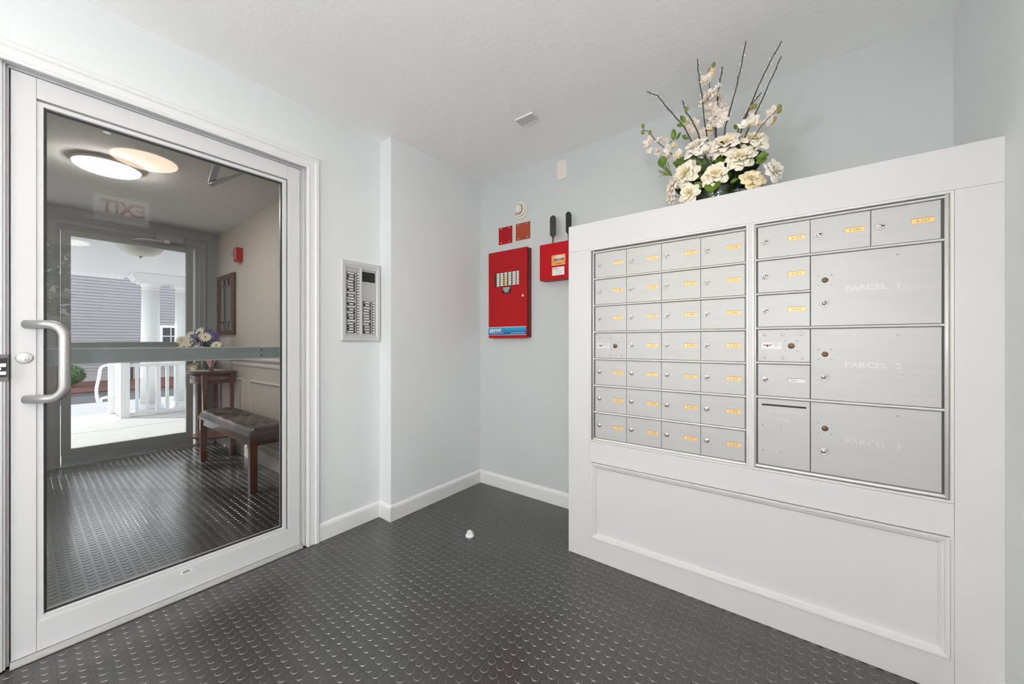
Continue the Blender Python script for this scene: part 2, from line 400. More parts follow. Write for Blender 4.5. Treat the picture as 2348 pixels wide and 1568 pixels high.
# ================================================================ inner glass door
door = thing('door_1', 'wide white-framed glass door with a curved pull handle and mid rail', 'door', (-2.12, .45, 0), kind='structure')
j = MB()     # aluminium jamb with stops
jp = [(0, -.11), (0, 0), (.021, 0), (.021, -.11)]
j.frame(mapL(-2.108), -.022, .915, 0, 2.034, [(0, -.09), (0, -.018), (.007, -.018), (.007, -.004), (.013, -.004), (.013, 0), (.021, 0), (.083, 0), (.083, -.09)], True)
j.build('jamb', 'jamb', door)
MB().frame(mapL(-2.166), -.022, .915, 0, 2.034, [(0, -.03), (0, 0), (-.013, 0), (-.013, -.03)], True).build('stop_strip', 'jamb', door)
mb = MB().box(-2.155, -2.092, -.02, .915, 0, .006).box(-2.150, -2.100, -.02, .915, .006, .009).box(-2.145, -2.107, -.02, .915, .009, .012)
mb.build('threshold', 'alu', door)
X0, X1 = -2.165, -2.120
MB().box(X0, X1, -.018, .036, .014, 2.029).build('stile', 'alu_white', door, bevel=.0012)
MB().box(X0, X1, .851, .911, .014, 2.029).build('stile', 'alu_white', door, bevel=.0012)
MB().box(X0, X1, .0365, .8505, .014, .118).build('rail', 'alu_white', door, bevel=.0012)
MB().box(X0, X1, .0365, .8505, 1.957, 2.029).build('rail', 'alu_white', door, bevel=.0012)
g = MB().frame(mapL(-2.120), .053, .827, .135, 1.933, [(0, -.045), (0, -.012), (.002, -.003), (.0165, -.003), (.0165, -.045)])
g.build('glazing_stop', 'alu_white', door)
MB().frame(mapL(-2.1215), .055, .825, .137, 1.931, [(-.004, -.018), (-.004, -.010), (.003, -.010), (.003, -.018)]).build('gasket', 'gasket', door)
MB().box(-2.140, -2.134, .052, .828, .134, 1.934).build('glass', 'glass', door)
b = MB().box(-2.187, -2.167, .050, .846, 1.021, 1.074).build('mid_rail', 'bar', door)
for z in (1.0165, 1.0740): MB().box(-2.189, -2.1655, .050, .846, z, z + .0045).build('rail_edge', 'alu_white', b)
s = MB()
for z in (1.034, 1.062): screw(s, (-2.1665, .745, z), .004, 'X')
s.build('screw', 'black', door)
# pull handle: bowed out and across
h = []
for k in range(9):
    a = PI / 2 * k / 8; h.append((math.sin(a), 1 - math.cos(a)))
pts = [(-2.120, .012, 1.163)]
P0, P1 = Vector((-2.118, .012, 0)), Vector((-2.045, .096, 0)); dr = (P1 - P0).normalized(); Ln = (P1 - P0).length
R_ = .045
def hp(s_, z): q = P0 + dr * s_; return (q.x, q.y, z)
pts = [hp(0, 1.163), hp(Ln - R_, 1.163)] + [hp(Ln - R_ + R_ * math.sin(PI / 2 * k / 6), 1.163 - R_ * (1 - math.cos(PI / 2 * k / 6))) for k in range(1, 7)]
low = [(p[0], p[1], 2 * 1.033 - p[2]) for p in pts][::-1]
MB().tube(pts + low, .0145, 16).build('pull_handle', 'steel', door)
lk = MB().lathe([(.0185, 0), (.0185, .002), (.016, .004), (.0001, .004)], (-2.12, .010, 1.046), 'X', 28)
lk.build('lock_cylinder', 'alu_white', door)
MB().lathe([(.0195, 0), (.0195, .0012), (.0185, .0012)], (-2.1199, .010, 1.046), 'X', 28).build('lock_ring', 'grey_ink', door)
MB().lathe([(.0085, 0), (.008, .0025), (.0001, .003)], (-2.1165, .012, 1.041), 'X', 18).build('key_plug', 'white_metal', door)
MB().box(-2.1138, -2.1132, .0112, .0128, 1.037, 1.043).build('keyhole', 'black', door)
st = MB().box(-2.112, -2.106, -.062, -.0225, .970, 1.060).build('strike_plate', 'gap', door, bevel=.002)
mb = MB(); mb.box(-2.107, -2.103, -.058, -.026, .985, 1.048); mb.build('latch_recess', 'black', st)
mb = MB(); mb.box(-2.104, -2.1, -.044, -.027, 1.018, 1.030).box(-2.104, -2.1, -.046, -.037, 1.008, 1.016).box(-2.104, -2.1, -.044, -.027, .992, 1.003)
mb.build('latch_keeper', 'white_metal', st)
sk = MB().box(-2.1199, -2.1193, .420, .461, .090, .106).build('maker_sticker', 'paper', door)
text('SCALE', .0095, (-2.1190, .442, .098), RL, 'ink', sk, bold=.0003) if False else None
mb = MB()
for k, x in enumerate((.430, .4345, .439, .4435, .448)): mb.box(-2.1193, -2.1190, x, x + .0028, .0945, .1018)
mb.build('sticker_print', 'ink', sk)
# closer on the vestibule side
cl = thing('door_closer', 'metal door closer arm seen through the top of the inner door glass', 'door closer', (-2.2, .62, 2.05))
MB().box(-2.235, -2.168, .50, .76, 1.985, 2.030).build('body', 'steel', cl, bevel=.004)
MB().prism([(-2.24, .585, 2.045), (-2.76, .672, 2.045), (-2.768, .704, 2.045), (-2.245, .617, 2.045)], (0, 0, .008)).build('arm', 'steel', cl)
MB().prism([(-2.755, .675, 2.034), (-2.30, .75, 2.034), (-2.30, .775, 2.034), (-2.765, .703, 2.034)], (0, 0, .008)).build('arm', 'steel', cl)
MB().lathe([(.014, 0), (.014, .028)], (-2.755, .688, 2.03), 'Z', 14).build('pivot', 'chrome', cl)

# ================================================================ intercom directory
ic = thing('intercom_directory', 'tall aluminium intercom directory panel with rows of name slots beside the door', 'intercom', (-2.097, 1.24, 1.11))
MB().frame(mapL(-2.097), 1.147, 1.349, 1.134, 1.557, [(0, 0), (0, .012), (.003, .016), (.022, .016), (.026, .012), (.026, 0)]).build('frame', 'jamb', ic)
MB().box(-2.097, -2.090, 1.146, 1.350, 1.133, 1.558).build('face_plate', 'alu', ic)
MB().box(-2.090, -2.080, 1.238, 1.2465, 1.140, 1.551).build('centre_mullion', 'alu_frame', ic)
MB().box(-2.090, -2.084, 1.1475, 1.3485, 1.545, 1.557).build('top_bar', 'jamb', ic); MB().box(-2.090, -2.084, 1.1475, 1.3485, 1.134, 1.142).build('bottom_bar', 'jamb', ic)
gr = MB().box(-2.090, -2.088, 1.255, 1.340, 1.470, 1.530).build('speaker_grille', 'black', ic)
mb = MB()
for k in range(9): mb.box(-2.088, -2.0862, 1.256, 1.339, 1.4725 + k * .0066, 1.4755 + k * .0066)
mb.build('grille_slats', 'plastic_black', gr)
rs = random.Random(3)
def slot(y0, y1, b0, b1, z):
    s = MB().box(-2.090, -2.0893, y0, y1, z, z + .0142).build('name_slot', 'black', ic)
    l, r = rs.choice([(0.08, .95), (.1, .8), (.06, .97), (.2, .85), (.3, .8), (.05, .75), (.08, .9)])
    MB().box(-2.0893, -2.0888, y0 + (y1 - y0) * l, y0 + (y1 - y0) * r, z + .0035, z + .0112).build('name_strip', 'paper', s)
    c_ = MB().box(-2.090, -2.0893, b0, b1, z, z + .0142).build('button_well', 'black', ic)
    MB().box(-2.0893, -2.0865, b0 + .004, b1 - .001, z + .003, z + .0115).build('call_button', 'white_metal', c_)
for k in range(22): slot(1.156, 1.209, 1.216, 1.235, 1.155 + k * .01655)
for k in range(12): slot(1.259, 1.313, 1.319, 1.338, 1.155 + k * .01655)

# ================================================================ items on the back wall
YW = YB
fp = thing('fire_alarm_panel', 'tall red fire alarm control panel on the back wall with a blue strip', 'alarm panel', (-1.67, YW, 1.132))
MB().box(-1.845, -1.490, 2.163, 2.199, 1.137, 1.770).build('back_box', 'red_edge', fp)
fd = MB().box(-1.849, -1.495, 2.150, 2.161, 1.132, 1.774).build('door', 'red', fp, bevel=.002)
mb = MB()
for k in range(36): mb.box(-1.8325, -1.8305, 2.1494, 2.1502, 1.225 + k * .0148, 1.2285 + k * .0148)
mb.build('hinge_perforations', 'red_edge', fd)
MB().box(-1.785, -1.562, 2.1485, 2.1502, 1.513, 1.615).build('zone_window', 'plastic_black', fd)
cols = [(-1.767, -1.740), (-1.731, -1.704), (-1.694, -1.668), (-1.657, -1.631), (-1.620, -1.592), (-1.584, -1.563)]
for ci, (a, b_) in enumerate(cols):
    for r_ in range(6):
        z = 1.5155 + r_ * .0165
        MB().box(a, b_, 2.1475, 2.1487, z, z + .0140).build('zone_label', 'cream' if not (ci == 2 and r_ < 4) else 'brass', fd)
mb = MB()
for ci, (a, b_) in enumerate(cols):
    for r_ in range(6): mb.box(a + .004, b_ - .004, 2.1472, 2.1476, 1.5215 + r_ * .0165, 1.5227 + r_ * .0165)
mb.build('zone_print', 'grey_ink', fd)
pl = MB().box(-1.713, -1.636, 2.1482, 2.1502, 1.459, 1.509).build('name_plate', 'black', fd)
mb = MB()
for z, a, b_ in ((1.498, .006, .006), (1.4885, .004, .010), (1.479, .012, .018), (1.468, .02, .02)): mb.box(-1.713 + a, -1.636 - b_, 2.1478, 2.1483, z, z + .0045)
mb.build('plate_print', 'white_metal', pl)
st = MB().box(-1.849, -1.501, 2.1492, 2.1502, 1.155, 1.213).build('blue_strip', 'blue', fd)
MB().box(-1.849, -1.501, 2.1488, 2.1493, 1.2115, 1.2145).box(-1.849, -1.501, 2.1488, 2.1493, 1.1535, 1.1565).build('strip_border', 'paper', fd)
text('SUMMIT', .031, (-1.822, 2.1490, 1.187), RB, 'paper', fd, bold=.0009, align='LEFT', spacing=.86)
MB().prism([(-1.842, 2.1492, 1.1765), (-1.824, 2.1492, 1.1765), (-1.826, 2.1492, 1.199)], (0, -.0004, 0)).build('logo_triangle', 'paper', fd)
text('SYSTEMS + SERVICE', .0085, (-1.840, 2.1490, 1.169), RB, 'paper', fd, align='LEFT') if False else None
mb = MB().box(-1.838, -1.702, 2.1488, 2.1492, 1.1675, 1.1705).box(-1.635, -1.512, 2.1488, 2.1492, 1.1655, 1.1685); mb.build('small_print', 'paper', fd)
MB().lathe([(.011, 0), (.0105, -.004), (.004, -.004), (.003, -.002)], (-1.529, 2.150, 1.432), 'Y', 20).build('lock', 'chrome', fd)
text('FIRE ALARM CONTROL', .0105, (-1.675, 2.1494, 1.645), RB, 'red_edge', fd, extrude=.0003)

rb = thing('alarm_communicator', 'bright red alarm radio box with two black antennas, half behind the mailbox cabinet', 'alarm box', (-1.22, YW, 1.514))
MB().box(-1.369, -1.085, 2.120, 2.1995, 1.515, 1.755).build('box', 'red2', rb, bevel=.002)
lb = MB().box(-1.275, -1.172, 2.1188, 2.1202, 1.604, 1.672).build('label', 'orange', rb)
text('StarLink', .0255, (-1.222, 2.1185, 1.642), RB, 'ink', lb, bold=.0005, shear=.2, spacing=.95)
MB().box(-1.268, -1.180, 2.1183, 2.1188, 1.6268, 1.6278).box(-1.243, -1.204, 2.1183, 2.1188, 1.612, 1.615).build('print_lines', 'ink', lb)
l2 = MB().box(-1.270, -1.180, 2.1188, 2.1202, 1.539, 1.592).build('label', 'paper', rb)
l2['label'] = 'small white paper label'
MB().box(-1.264, -1.222, 2.1183, 2.1188, 1.579, 1.584).box(-1.252, -1.196, 2.1183, 2.1188, 1.565, 1.5675).box(-1.25, -1.2, 2.1183, 2.1188, 1.550, 1.552).build('print_lines', 'grey_ink', l2)
def antenna(cx, turn):
    a = thing('x', None, None, (cx, 2.158, 1.755)); w_ = .021
    pts = [(-.004, 0, 0), (.004, 0, 0), (.004, 0, .042), (w_, 0, .062), (w_, 0, .168)] + [(w_ * math.cos(q), 0, .168 + .022 * math.sin(q)) for q in (.4, .8, 1.2, 1.57, 1.94, 2.34, 2.74)] + [(-w_, 0, .168), (-w_, 0, .062), (-.004, 0, .042)]
    bpy.data.objects.remove(a)
    mb = MB().prism([Vector(p) + Vector((0, -.0035, 0)) for p in pts], (0, .007, 0)); o = mb.build('antenna', 'plastic_black', rb, bevel=.001, origin=(0, 0, 0))
    o.location = Vector((cx, 2.135, 1.752)) - wloc(rb); o.rotation_euler = (0, 0, turn)
antenna(-1.274, 0.15); antenna(-1.157, math.radians(66))

def wall_plate(name, x0, x1, z0, z1, m, label, cat, t=.005, notch=True):
    o = thing(name, label, cat, ((x0 + x1) / 2, YW, z0))
    MB().box(x0, x1, YW - t, YW - .0005, z0, z1).build('plate', m, o, bevel=.0015)
    for x in (x0 + .025, x1 - .025):
        for z in (z0 + .012, z1 - .012):
            s = MB(); screw(s, (x, YW - t, z), .0042, 'Y', -1); s.build('screw', 'white_metal', o)
wall_plate('blank_cover_plate', -1.787, -1.660, 1.838, 1.965, 'red', 'square crimson blank cover plate above the fire alarm panel, left of the orange one', 'cover plate')
wall_plate('blank_cover_plate', -1.626, -1.499, 1.844, 1.966, 'rust', 'square orange-red blank cover plate right below the smoke detector', 'cover plate')
o = thing('switch_blank_plate', 'small cream rectangular blank plate high on the back wall below the ceiling', 'wall plate', (-1.24, YW, 2.195))
MB().box(-1.278, -1.203, YW - .006, YW - .0005, 2.197, 2.324).build('plate', 'cream', o, bevel=.002)
for z in (2.222, 2.300): s = MB(); screw(s, (-1.2405, YW - .006, z), .003, 'Y', -1); s.build('screw', 'cream', o)
o = thing('smoke_detector', 'round cream smoke detector on the back wall above the red plates', 'detector', (-1.583, YW, 2.059))
MB().lathe([(.062, 0), (.064, -.004), (.060, -.010), (.054, -.010)], (-1.583, YW, 2.059), 'Y', 36).build('base_ring', 'cream', o)
MB().lathe([(.050, -.008), (.048, -.020), (.042, -.026), (.035, -.027), (.034, -.020)], (-1.583, YW, 2.059), 'Y', 36).build('housing', 'cream', o)
MB().lathe([(.033, -.020), (.032, -.038), (.027, -.046), (.0001, -.049)], (-1.583, YW, 2.059), 'Y', 32).build('sensor_cap', 'cream', o)
mb = MB()
for k in range(14):
    a = 2 * PI * k / 14; mb.box(-1.583 + .0335 * math.cos(a) - .0015, -1.583 + .0335 * math.cos(a) + .0015, YW - .036, YW - .028, 2.059 + .0335 * math.sin(a) - .003, 2.059 + .0335 * math.sin(a) + .003)
mb.ball((-1.555, YW - .0265, 2.093), .003).ball((-1.611, YW - .0265, 2.025), .003); mb.build('vent_slots', 'grey_ink', o)
o = thing('ceiling_cover', 'small rectangular white cover plate on the lobby ceiling', 'ceiling plate', (-1.207, 1.74, ZC))
MB().frame(lambda a, b, h: (a, b, ZC - h), -1.262, -1.152, 1.708, 1.772, [(0, 0), (0, .009), (.005, .009), (.007, 0)]).build('rim', 'trim', o)
MB().box(-1.263, -1.151, 1.707, 1.773, ZC - .007, ZC - .0005).build('panel', 'jamb', o)
o = thing('door_stop', 'small white domed door stop screwed to the black floor', 'door stop', (-1.465, 1.54, 0))
MB().lathe([(.0245, .0), (.0245, .008), (.022, .012), (.020, .012)], (-1.465, 1.54, 0), 'Z', 28).build('base', 'white_metal', o)
mb = MB()
mb.grid(lambda u, v: (-1.465 + .021 * math.cos(2 * PI * u) * math.cos(v * PI / 2), 1.54 + max(-.004, .021 * math.sin(2 * PI * u) * math.cos(v * PI / 2)), .010 + .026 * math.sin(v * PI / 2)), 24, 6)
mb.build('dome', 'trim', o)
MB().lathe([(.004, 0), (.003, -.002)], (-1.463, 1.5355, .018), 'Y', 10).build('screw', 'grey_ink', o)

# ================================================================ mailbox cabinet
YC = 1.751
cb = thing('mailbox_cabinet', 'white painted panelled cabinet wall that holds the two mailbox banks', 'cabinet', (-.22, YC, 0))
YK = YC + .019
MB().box(-.949, XR, YC, YK, 1.5745, 1.709).build('top_rail', 'cab', cb, bevel=.001)
MB().box(-.949, -.8295, YC, YK, 0, 1.574).build('stile', 'cab', cb, bevel=.001)
MB().box(.3985, XR, YC, YK, 0, 1.574).build('stile', 'cab', cb, bevel=.001)
MB().box(-.829, .398, YC, YK, .494, .5975).build('middle_rail', 'cab', cb, bevel=.001)
MB().box(-.829, .398, YC, YK, 0, .1095).build('bottom_rail', 'cab', cb, bevel=.001)
MB().box(-.829, -.819, YC, YK, .11, .4935).build('filler_strip', 'cab', cb); MB().box(.389, .398, YC, YK, .11, .4935).build('filler_strip', 'cab', cb)
MB().box(-.82, .39, YC + .011, YK + .004, .109, .495).build('recessed_panel', 'cab', cb)
MB().frame(mapB(YC), -.795, .365, .137, .466, [(0, -.011), (0, -.007), (.006, .000), (.011, .001), (.014, .006), (.022, .008), (.0245, .003), (.0245, -.011)]).build('panel_moulding', 'cab', cb)
MB().box(-.1415, -.1325, YC, YK, .5975, 1.5745).build('centre_strip', 'cab', cb)
MB().box(-.949, XR, YK, YB, 1.695, 1.709).build('top_board', 'cab', cb)
MB().box(-.949, -.935, YK, YB, 0, 1.695).build('side_panel', 'cab', cb)

def mail_bank(name, label, x0, x1, z0=.598, z1=1.574):
    u = thing(name, label, 'mailbox', ((x0 + x1) / 2, YC, z0))
    MB().frame(mapB(YC), x0 + .009, x1 - .009, z0 + .009, z1 - .009, [(0, -.02), (0, .0), (.002, .003), (.007, .003), (.009, 0), (.009, -.02)]).build('collar', 'alu_frame', u)
    MB().box(x0 + .004, x1 - .004, YC + .016, YC + .26, z0 + .004, z1 - .004).build('housing', 'gap', u)
    return u
def post(u, x, z0=.609, z1=1.565, r=.0042):
    MB().lathe([(r, z0), (r, z1)], (x, YC + .006, 0), 'Z', 14).build('post', 'alu_frame', u)
def hbar(u, x0, x1, z, h=.0095):
    mb = MB().prism([(x0, YC + .014, z), (x0, YC + .0035, z + .0015), (x0, YC + .002, z + h / 2), (x0, YC + .0035, z + h - .0015), (x0, YC + .014, z + h)], (x1 - x0, 0, 0))
    mb.build('rail', 'alu_frame', u)
YD = YC + .0085
DW = .1602; DH = .1225
def door_proto(u, x0, z1):
    """mail door with lock and window plate, built at its own origin (upper left corner)"""
    d = MB().box(0, DW, 0, .0065, -DH, 0).build('mail_door', 'alu', u, bevel=.0006, origin=(0, 0, 0)); d.location = Vector((x0, YD, z1)) - wloc(u)
    k = MB().lathe([(.0112, 0), (.0108, -.0025), (.0085, -.0035), (.0075, -.0025), (.0070, -.0045), (.0001, -.0045)], (.022, 0, -.0585), 'Y', 22).build('lock', 'chrome', None, origin=(0, 0, 0)); k.parent = d
    s = MB().box(.0245, .0325, -.0052, -.0044, -.0595, -.0565).build('keyhole', 'black', None, origin=(0, 0, 0)); s.parent = d
    f = MB().box(.0945, .1465, -.0004, 0, -.0662, -.0494).build('label_recess', 'brasstext', None, origin=(0, 0, 0)); f.parent = d
    p = MB().box(.0955, .1462, -.0008, -.0004, -.0658, -.0512).build('name_plate', 'brass', None, origin=(0, 0, 0)); p.parent = d
    return d, [k, s, f, p]
proto = None
def mail_door(u, x0, z1, num, white=False):
    global proto
    if proto is None: d, ch = door_proto(u, x0, z1); proto = (d, ch)
    else:
        d = proto[0].copy(); COL.objects.link(d); d.parent = u; d.location = Vector((x0, YD, z1)) - wloc(u); ch = []
        for c_ in proto[1]: q = c_.copy(); COL.objects.link(q); q.parent = d; ch.append(q)
    if white:
        ch[3].data = ch[3].data.copy(); ch[3].data.materials[0] = M['paper']; ch[2].data = ch[2].data.copy(); ch[2].data.materials[0] = M['gap']
    text(num, .0105, (x0 + .121 + (-.008 if white else 0), YD - .0009, z1 - .0588), RB, 'grey_ink' if white else 'brasstext', d, extrude=.0002, sx=1.25, bold=.0001)
    return d
def rivets(mbx, pts, r): 
    for (x, z) in pts: screw(mbx, (x, YD, z), r, 'Y', -1)
def arrow_panel(u, x0, z1, emblem='grey_ink'):
    d = MB().box(x0, x0 + DW, YD, YD + .0065, z1 - DH, z1).build('master_lock_panel', 'alu', u, bevel=.0006)
    for x in (.022, .079, .137):
        for z in (.019, .108):
            m_ = MB(); rivets(m_, [(x0 + x, z1 - z)], .0052); m_.build('rivet', 'chrome', d)
    cx, cz = x0 + .105, z1 - .0625
    for q, z in ((-.018, .019), (.018, .019), (-.018, -.018), (.018, -.018)):
        m_ = MB(); rivets(m_, [(cx + q, cz + z)], .0026); m_.build('screw', 'steel', d)
    MB().lathe([(.0105, -.0008), (.0100, -.002), (.0085, -.002)], (cx, YD, cz), 'Y', 22).build('lock_ring', 'brass_dark', d)
    MB().lathe([(.0083, -.001), (.0080, -.0022), (.0001, -.0024)], (cx, YD, cz), 'Y', 22).build('lock', 'brass_lock', d)
    MB().box(cx - .0065, cx + .0065, YD - .0030, YD - .0022, cz - .0012, cz + .0012).build('keyhole', 'brass_dark', d)
    pl_ = MB().box(x0 + .0115, x0 + .0745, YD - .0006, YD, z1 - .0745, z1 - .0495).build('maker_plate', 'jamb', d)
    ex, ez, y = x0 + .031, z1 - .0615, YD - .0009
    m_ = MB()
    m_.prism([(ex - .016, y, ez + .0035), (ex + .016, y, ez + .0035), (ex + .006, y, ez - .0015), (ex, y, ez - .004), (ex - .006, y, ez - .0015)], (0, .0003, 0))
    m_.build('wing_emblem', 'red_edge' if emblem != 'grey_ink' else 'ink', pl_)
    m_ = MB().prism([(ex, y - .0003, ez + .0085), (ex + .0065, y - .0003, ez), (ex, y - .0003, ez - .0085), (ex - .0065, y - .0003, ez)], (0, .0003, 0)); m_.build('diamond_emblem', 'jamb', pl_)
    m_ = MB().prism([(ex, y - .0005, ez + .006), (ex + .0045, y - .0005, ez), (ex, y - .0005, ez - .006), (ex - .0045, y - .0005, ez)], (0, .0002, 0)); m_.build('diamond_emblem', 'red_edge', pl_)
    m_ = MB()
    for k, (a, b_) in enumerate(((.048, .067), (.046, .071), (.052, .064), (.055, .062))): m_.box(x0 + a, x0 + b_, y, y + .0003, z1 - .0535 - k * .0042, z1 - .0522 - k * .0042)
    m_.build('plate_print', 'grey_ink', pl_)
    return d
def parcel(u, x0, x1, z0, z1, n, dz=.092):
    d = MB().box(x0, x1, YD, YD + .0065, z0, z1).build('parcel_door', 'alu', u, bevel=.0006)
    cx, cz = x0 + .040, z1 - dz
    for q, z in ((-.018, .017), (.018, .017), (-.018, -.018), (.018, -.019)):
        m_ = MB(); rivets(m_, [(cx + q, cz + z)], .0024); m_.build('screw', 'steel', d)
    MB().lathe([(.0095, -.0008), (.0090, -.002), (.0078, -.002)], (cx, YD, cz), 'Y', 22).build('lock_ring', 'brass_dark', d)
    MB().lathe([(.0077, -.001), (.0075, -.0020), (.0001, -.0022)], (cx, YD, cz), 'Y', 22).build('lock', 'brass_lock', d)
    MB().box(cx - .0015, cx + .0015, YD - .0030, YD - .0020, cz - .005, cz + .005).build('keyhole', 'brass_dark', d)
    kz = cz - .0825
    MB().lathe([(.0130, 0), (.0125, -.003), (.0105, -.0045), (.0095, -.003), (.0085, -.003), (.0080, -.0055), (.0001, -.006)], (cx - .002, YD, kz), 'Y', 26).build('lock', 'chrome', d)
    MB().box(cx - .003, cx - .001, YD - .0066, YD - .0058, kz - .004, kz + .004).build('keyhole', 'black' if n == 2 else 'grey_ink', d)
    text('PARCEL  %d' % n, .0265, (x0 + .093, YD - .0002, cz - .0365), RB, 'alu_text', d, extrude=.0014, bold=.0002, align='LEFT', sx=1.18, spacing=1.0)
    m_ = MB(); rivets(m_, [(x0 + .225, z1 - .025)], .003); m_.build('rivet', 'alu', d)

ub = mail_bank('mailbox_bank', 'left bank of twenty-eight small aluminium mailboxes in the white cabinet', -.829, -.1415)
XC = [-.802 + .1618 * k for k in range(4)]; PZ = .1343; Z1 = 1.548
nums = [['3-101', '3-102', '3-103', '3-104'], ['3-108', '3-109', '3-110', '3-111'], ['3-202', '3-203', '3-204', '3-205'], [None, '3-207', '3-208', '3-209'],
        ['3-210', '3-211', '3-301', '3-302'], ['3-303', '3-304', '3-305', '3-306'], ['3-307', '3-308', '3-309', '3-310']]
for r_ in range(7):
    for c_ in range(4):
        if nums[r_][c_]: mail_door(ub, XC[c_], Z1 - PZ * r_, nums[r_][c_])
        else: arrow_panel(ub, XC[c_], Z1 - PZ * r_)
    if r_: hbar(ub, -.8065, -.1525, Z1 - PZ * r_ + .0012)
hbar(ub, -.812, -.1485, 1.5493, .009); hbar(ub, -.812, -.1485, .6065, .011)
post(ub, -.8105); post(ub, -.1495)
ur = mail_bank('mailbox_bank', 'right bank with three parcel doors and an outgoing mail slot in the white cabinet', -.1325, .398)
XD = [-.1135, .0485, .2105]; Z2 = 1.552
for k in range(3): mail_door(ur, XD[k] + .001, Z2, ['3-105', '3-106', '3-107'][k])
mail_door(ur, XD[0] + .001, Z2 - PZ, '3-201'); mail_door(ur, XD[0] + .001, Z2 - 2 * PZ, '3-206')
arrow_panel(ur, XD[0] + .001, Z2 - 3 * PZ, 'red'); mail_door(ur, XD[0] + .001, Z2 - 4 * PZ, '251', True)
for k in range(3): parcel(ur, .0505, .3735, Z2 - (2 * k + 2) * PZ - DH, Z2 - (2 * k + 1) * PZ, k + 1)
om = MB().box(XD[0] + .001, XD[0] + .001 + DW, YD, YD + .0065, Z2 - 6 * PZ - DH, Z2 - 5 * PZ).build('outgoing_mail_door', 'alu', ur, bevel=.0006)
mb = MB(); n_ = 10
a_ = [(-.0975 + .0035 * math.cos(q), YD - .0006, .857 + .0035 * math.sin(q)) for q in [PI / 2 + PI * k / n_ for k in range(n_ + 1)]]
b_ = [(.0345 + .0035 * math.cos(q), YD - .0006, .857 + .0035 * math.sin(q)) for q in [-PI / 2 + PI * k / n_ for k in range(n_ + 1)]]
mb.prism(a_ + b_, (0, .001, 0)); mb.build('mail_slot', 'black', om)
text('OUTGOING', .0195, (-.032, YD - .0002, .834), RB, 'alu_text', om, extrude=.0011, sx=1.12)
text('MAIL', .0195, (-.032, YD - .0002, .805), RB, 'alu_text', om, extrude=.0011, sx=1.12)
for (x, z) in ((-.096, .777), (-.038, .777), (-.097, .678), (-.039, .679)):
    m_ = MB(); rivets(m_, [(x, z)], .0026); m_.build('rivet', 'steel', om)
for k in (1, 3, 5): hbar(ur, -.118, .380, Z2 - PZ * k + .0012)
for k in (2, 4): hbar(ur, -.118, .0485, Z2 - PZ * k + .0012)
hbar(ur, -.123, .384, 1.5533, .009); hbar(ur, -.123, .384, .6095, .011)
post(ur, -.1215); post(ur, .3835, r=.0055)

# ================================================================ lobby lamp, exit sign, window (seen mirrored in the door glass), added fill lamps
def dome_lamp(name, label, x, y, z, r, m, group=None):
    o = thing(name, label, 'ceiling light', (x, y, z), group)
    MB().lathe([(r * .97, 0), (r * 1.02, -.010), (r * 1.02, -.024), (r * .985, -.025)], (x, y, z), 'Z', 40).build('base', 'white_metal', o)
    MB().lathe([(r * .98, -.018), (r * .97, -.032), (r * .88, -.042), (r * .5, -.052), (.0005, -.055)], (x, y, z), 'Z', 40).build('diffuser', m, o)
    return o
dome_lamp('dome_ceiling_light', 'round flush lobby ceiling light mirrored cream in the door glass', -.73, .519, ZC, .172, 'lamp_room')
for k, y in enumerate((-1.1, -2.6)):  # two more ceiling lights, unseen, added to fill the room
    dome_lamp('dome_ceiling_light', ['unseen flush ceiling light added right behind the viewpoint', 'unseen flush ceiling light added by the far wall behind the viewpoint'][k], -.73, y, ZC, .20, 'lamp_room')
def fill_globe_lamp(x, y, label):  # floor lamps added out of view to brighten walls and ceiling
    o = thing('added_floor_lamp', label, 'lamp', (x, y, 0))
    MB().lathe([(.14, 0), (.14, .015), (.03, .03), (.012, .05)], (x, y, 0), 'Z', 28).build('base', 'steel', o)
    MB().tube([(x, y, .03), (x, y, 1.12)], .012, 12).build('pole', 'steel', o)
    MB().lathe([(.04, 0), (.05, .03), (.03, .04)], (x, y, 1.09), 'Z', 20).build('collar', 'steel', o)
    MB().ball((x, y, 1.30), .18, 28, 16).build('globe_shade', 'globe', o)
fill_globe_lamp(.25, -1.0, 'unseen white globe fill lamp added behind the viewpoint, nearer one'); fill_globe_lamp(-1.35, -1.75, 'unseen white globe fill lamp added behind the viewpoint, farther one')
ex = thing('exit_sign', 'white EXIT sign with red letters and two lamp heads, mirrored in the door glass', 'exit sign', (XR, .55, 2.14))
MB().box(XR - .045, XR - .0005, .38, .72, 2.15, 2.365).build('housing', 'sign_face', ex, bevel=.004)
text('EXIT', .160, (XR - .0455, .555, 2.272), RR, 'red_letters', ex, bold=.004, extrude=.0006, sx=.86)
for y in (.315, .785):
    hd = MB().lathe([(.030, 0), (.046, -.045), (.044, -.058), (.036, -.062), (.0001, -.066)], (XR - .0005, y, 2.29), 'X', 24).build('lamp_head', 'trim', ex)
MB().box(XR - .04, XR - .0005, .28, .82, 2.145, 2.152).build('mounting_bar', 'white_metal', ex)

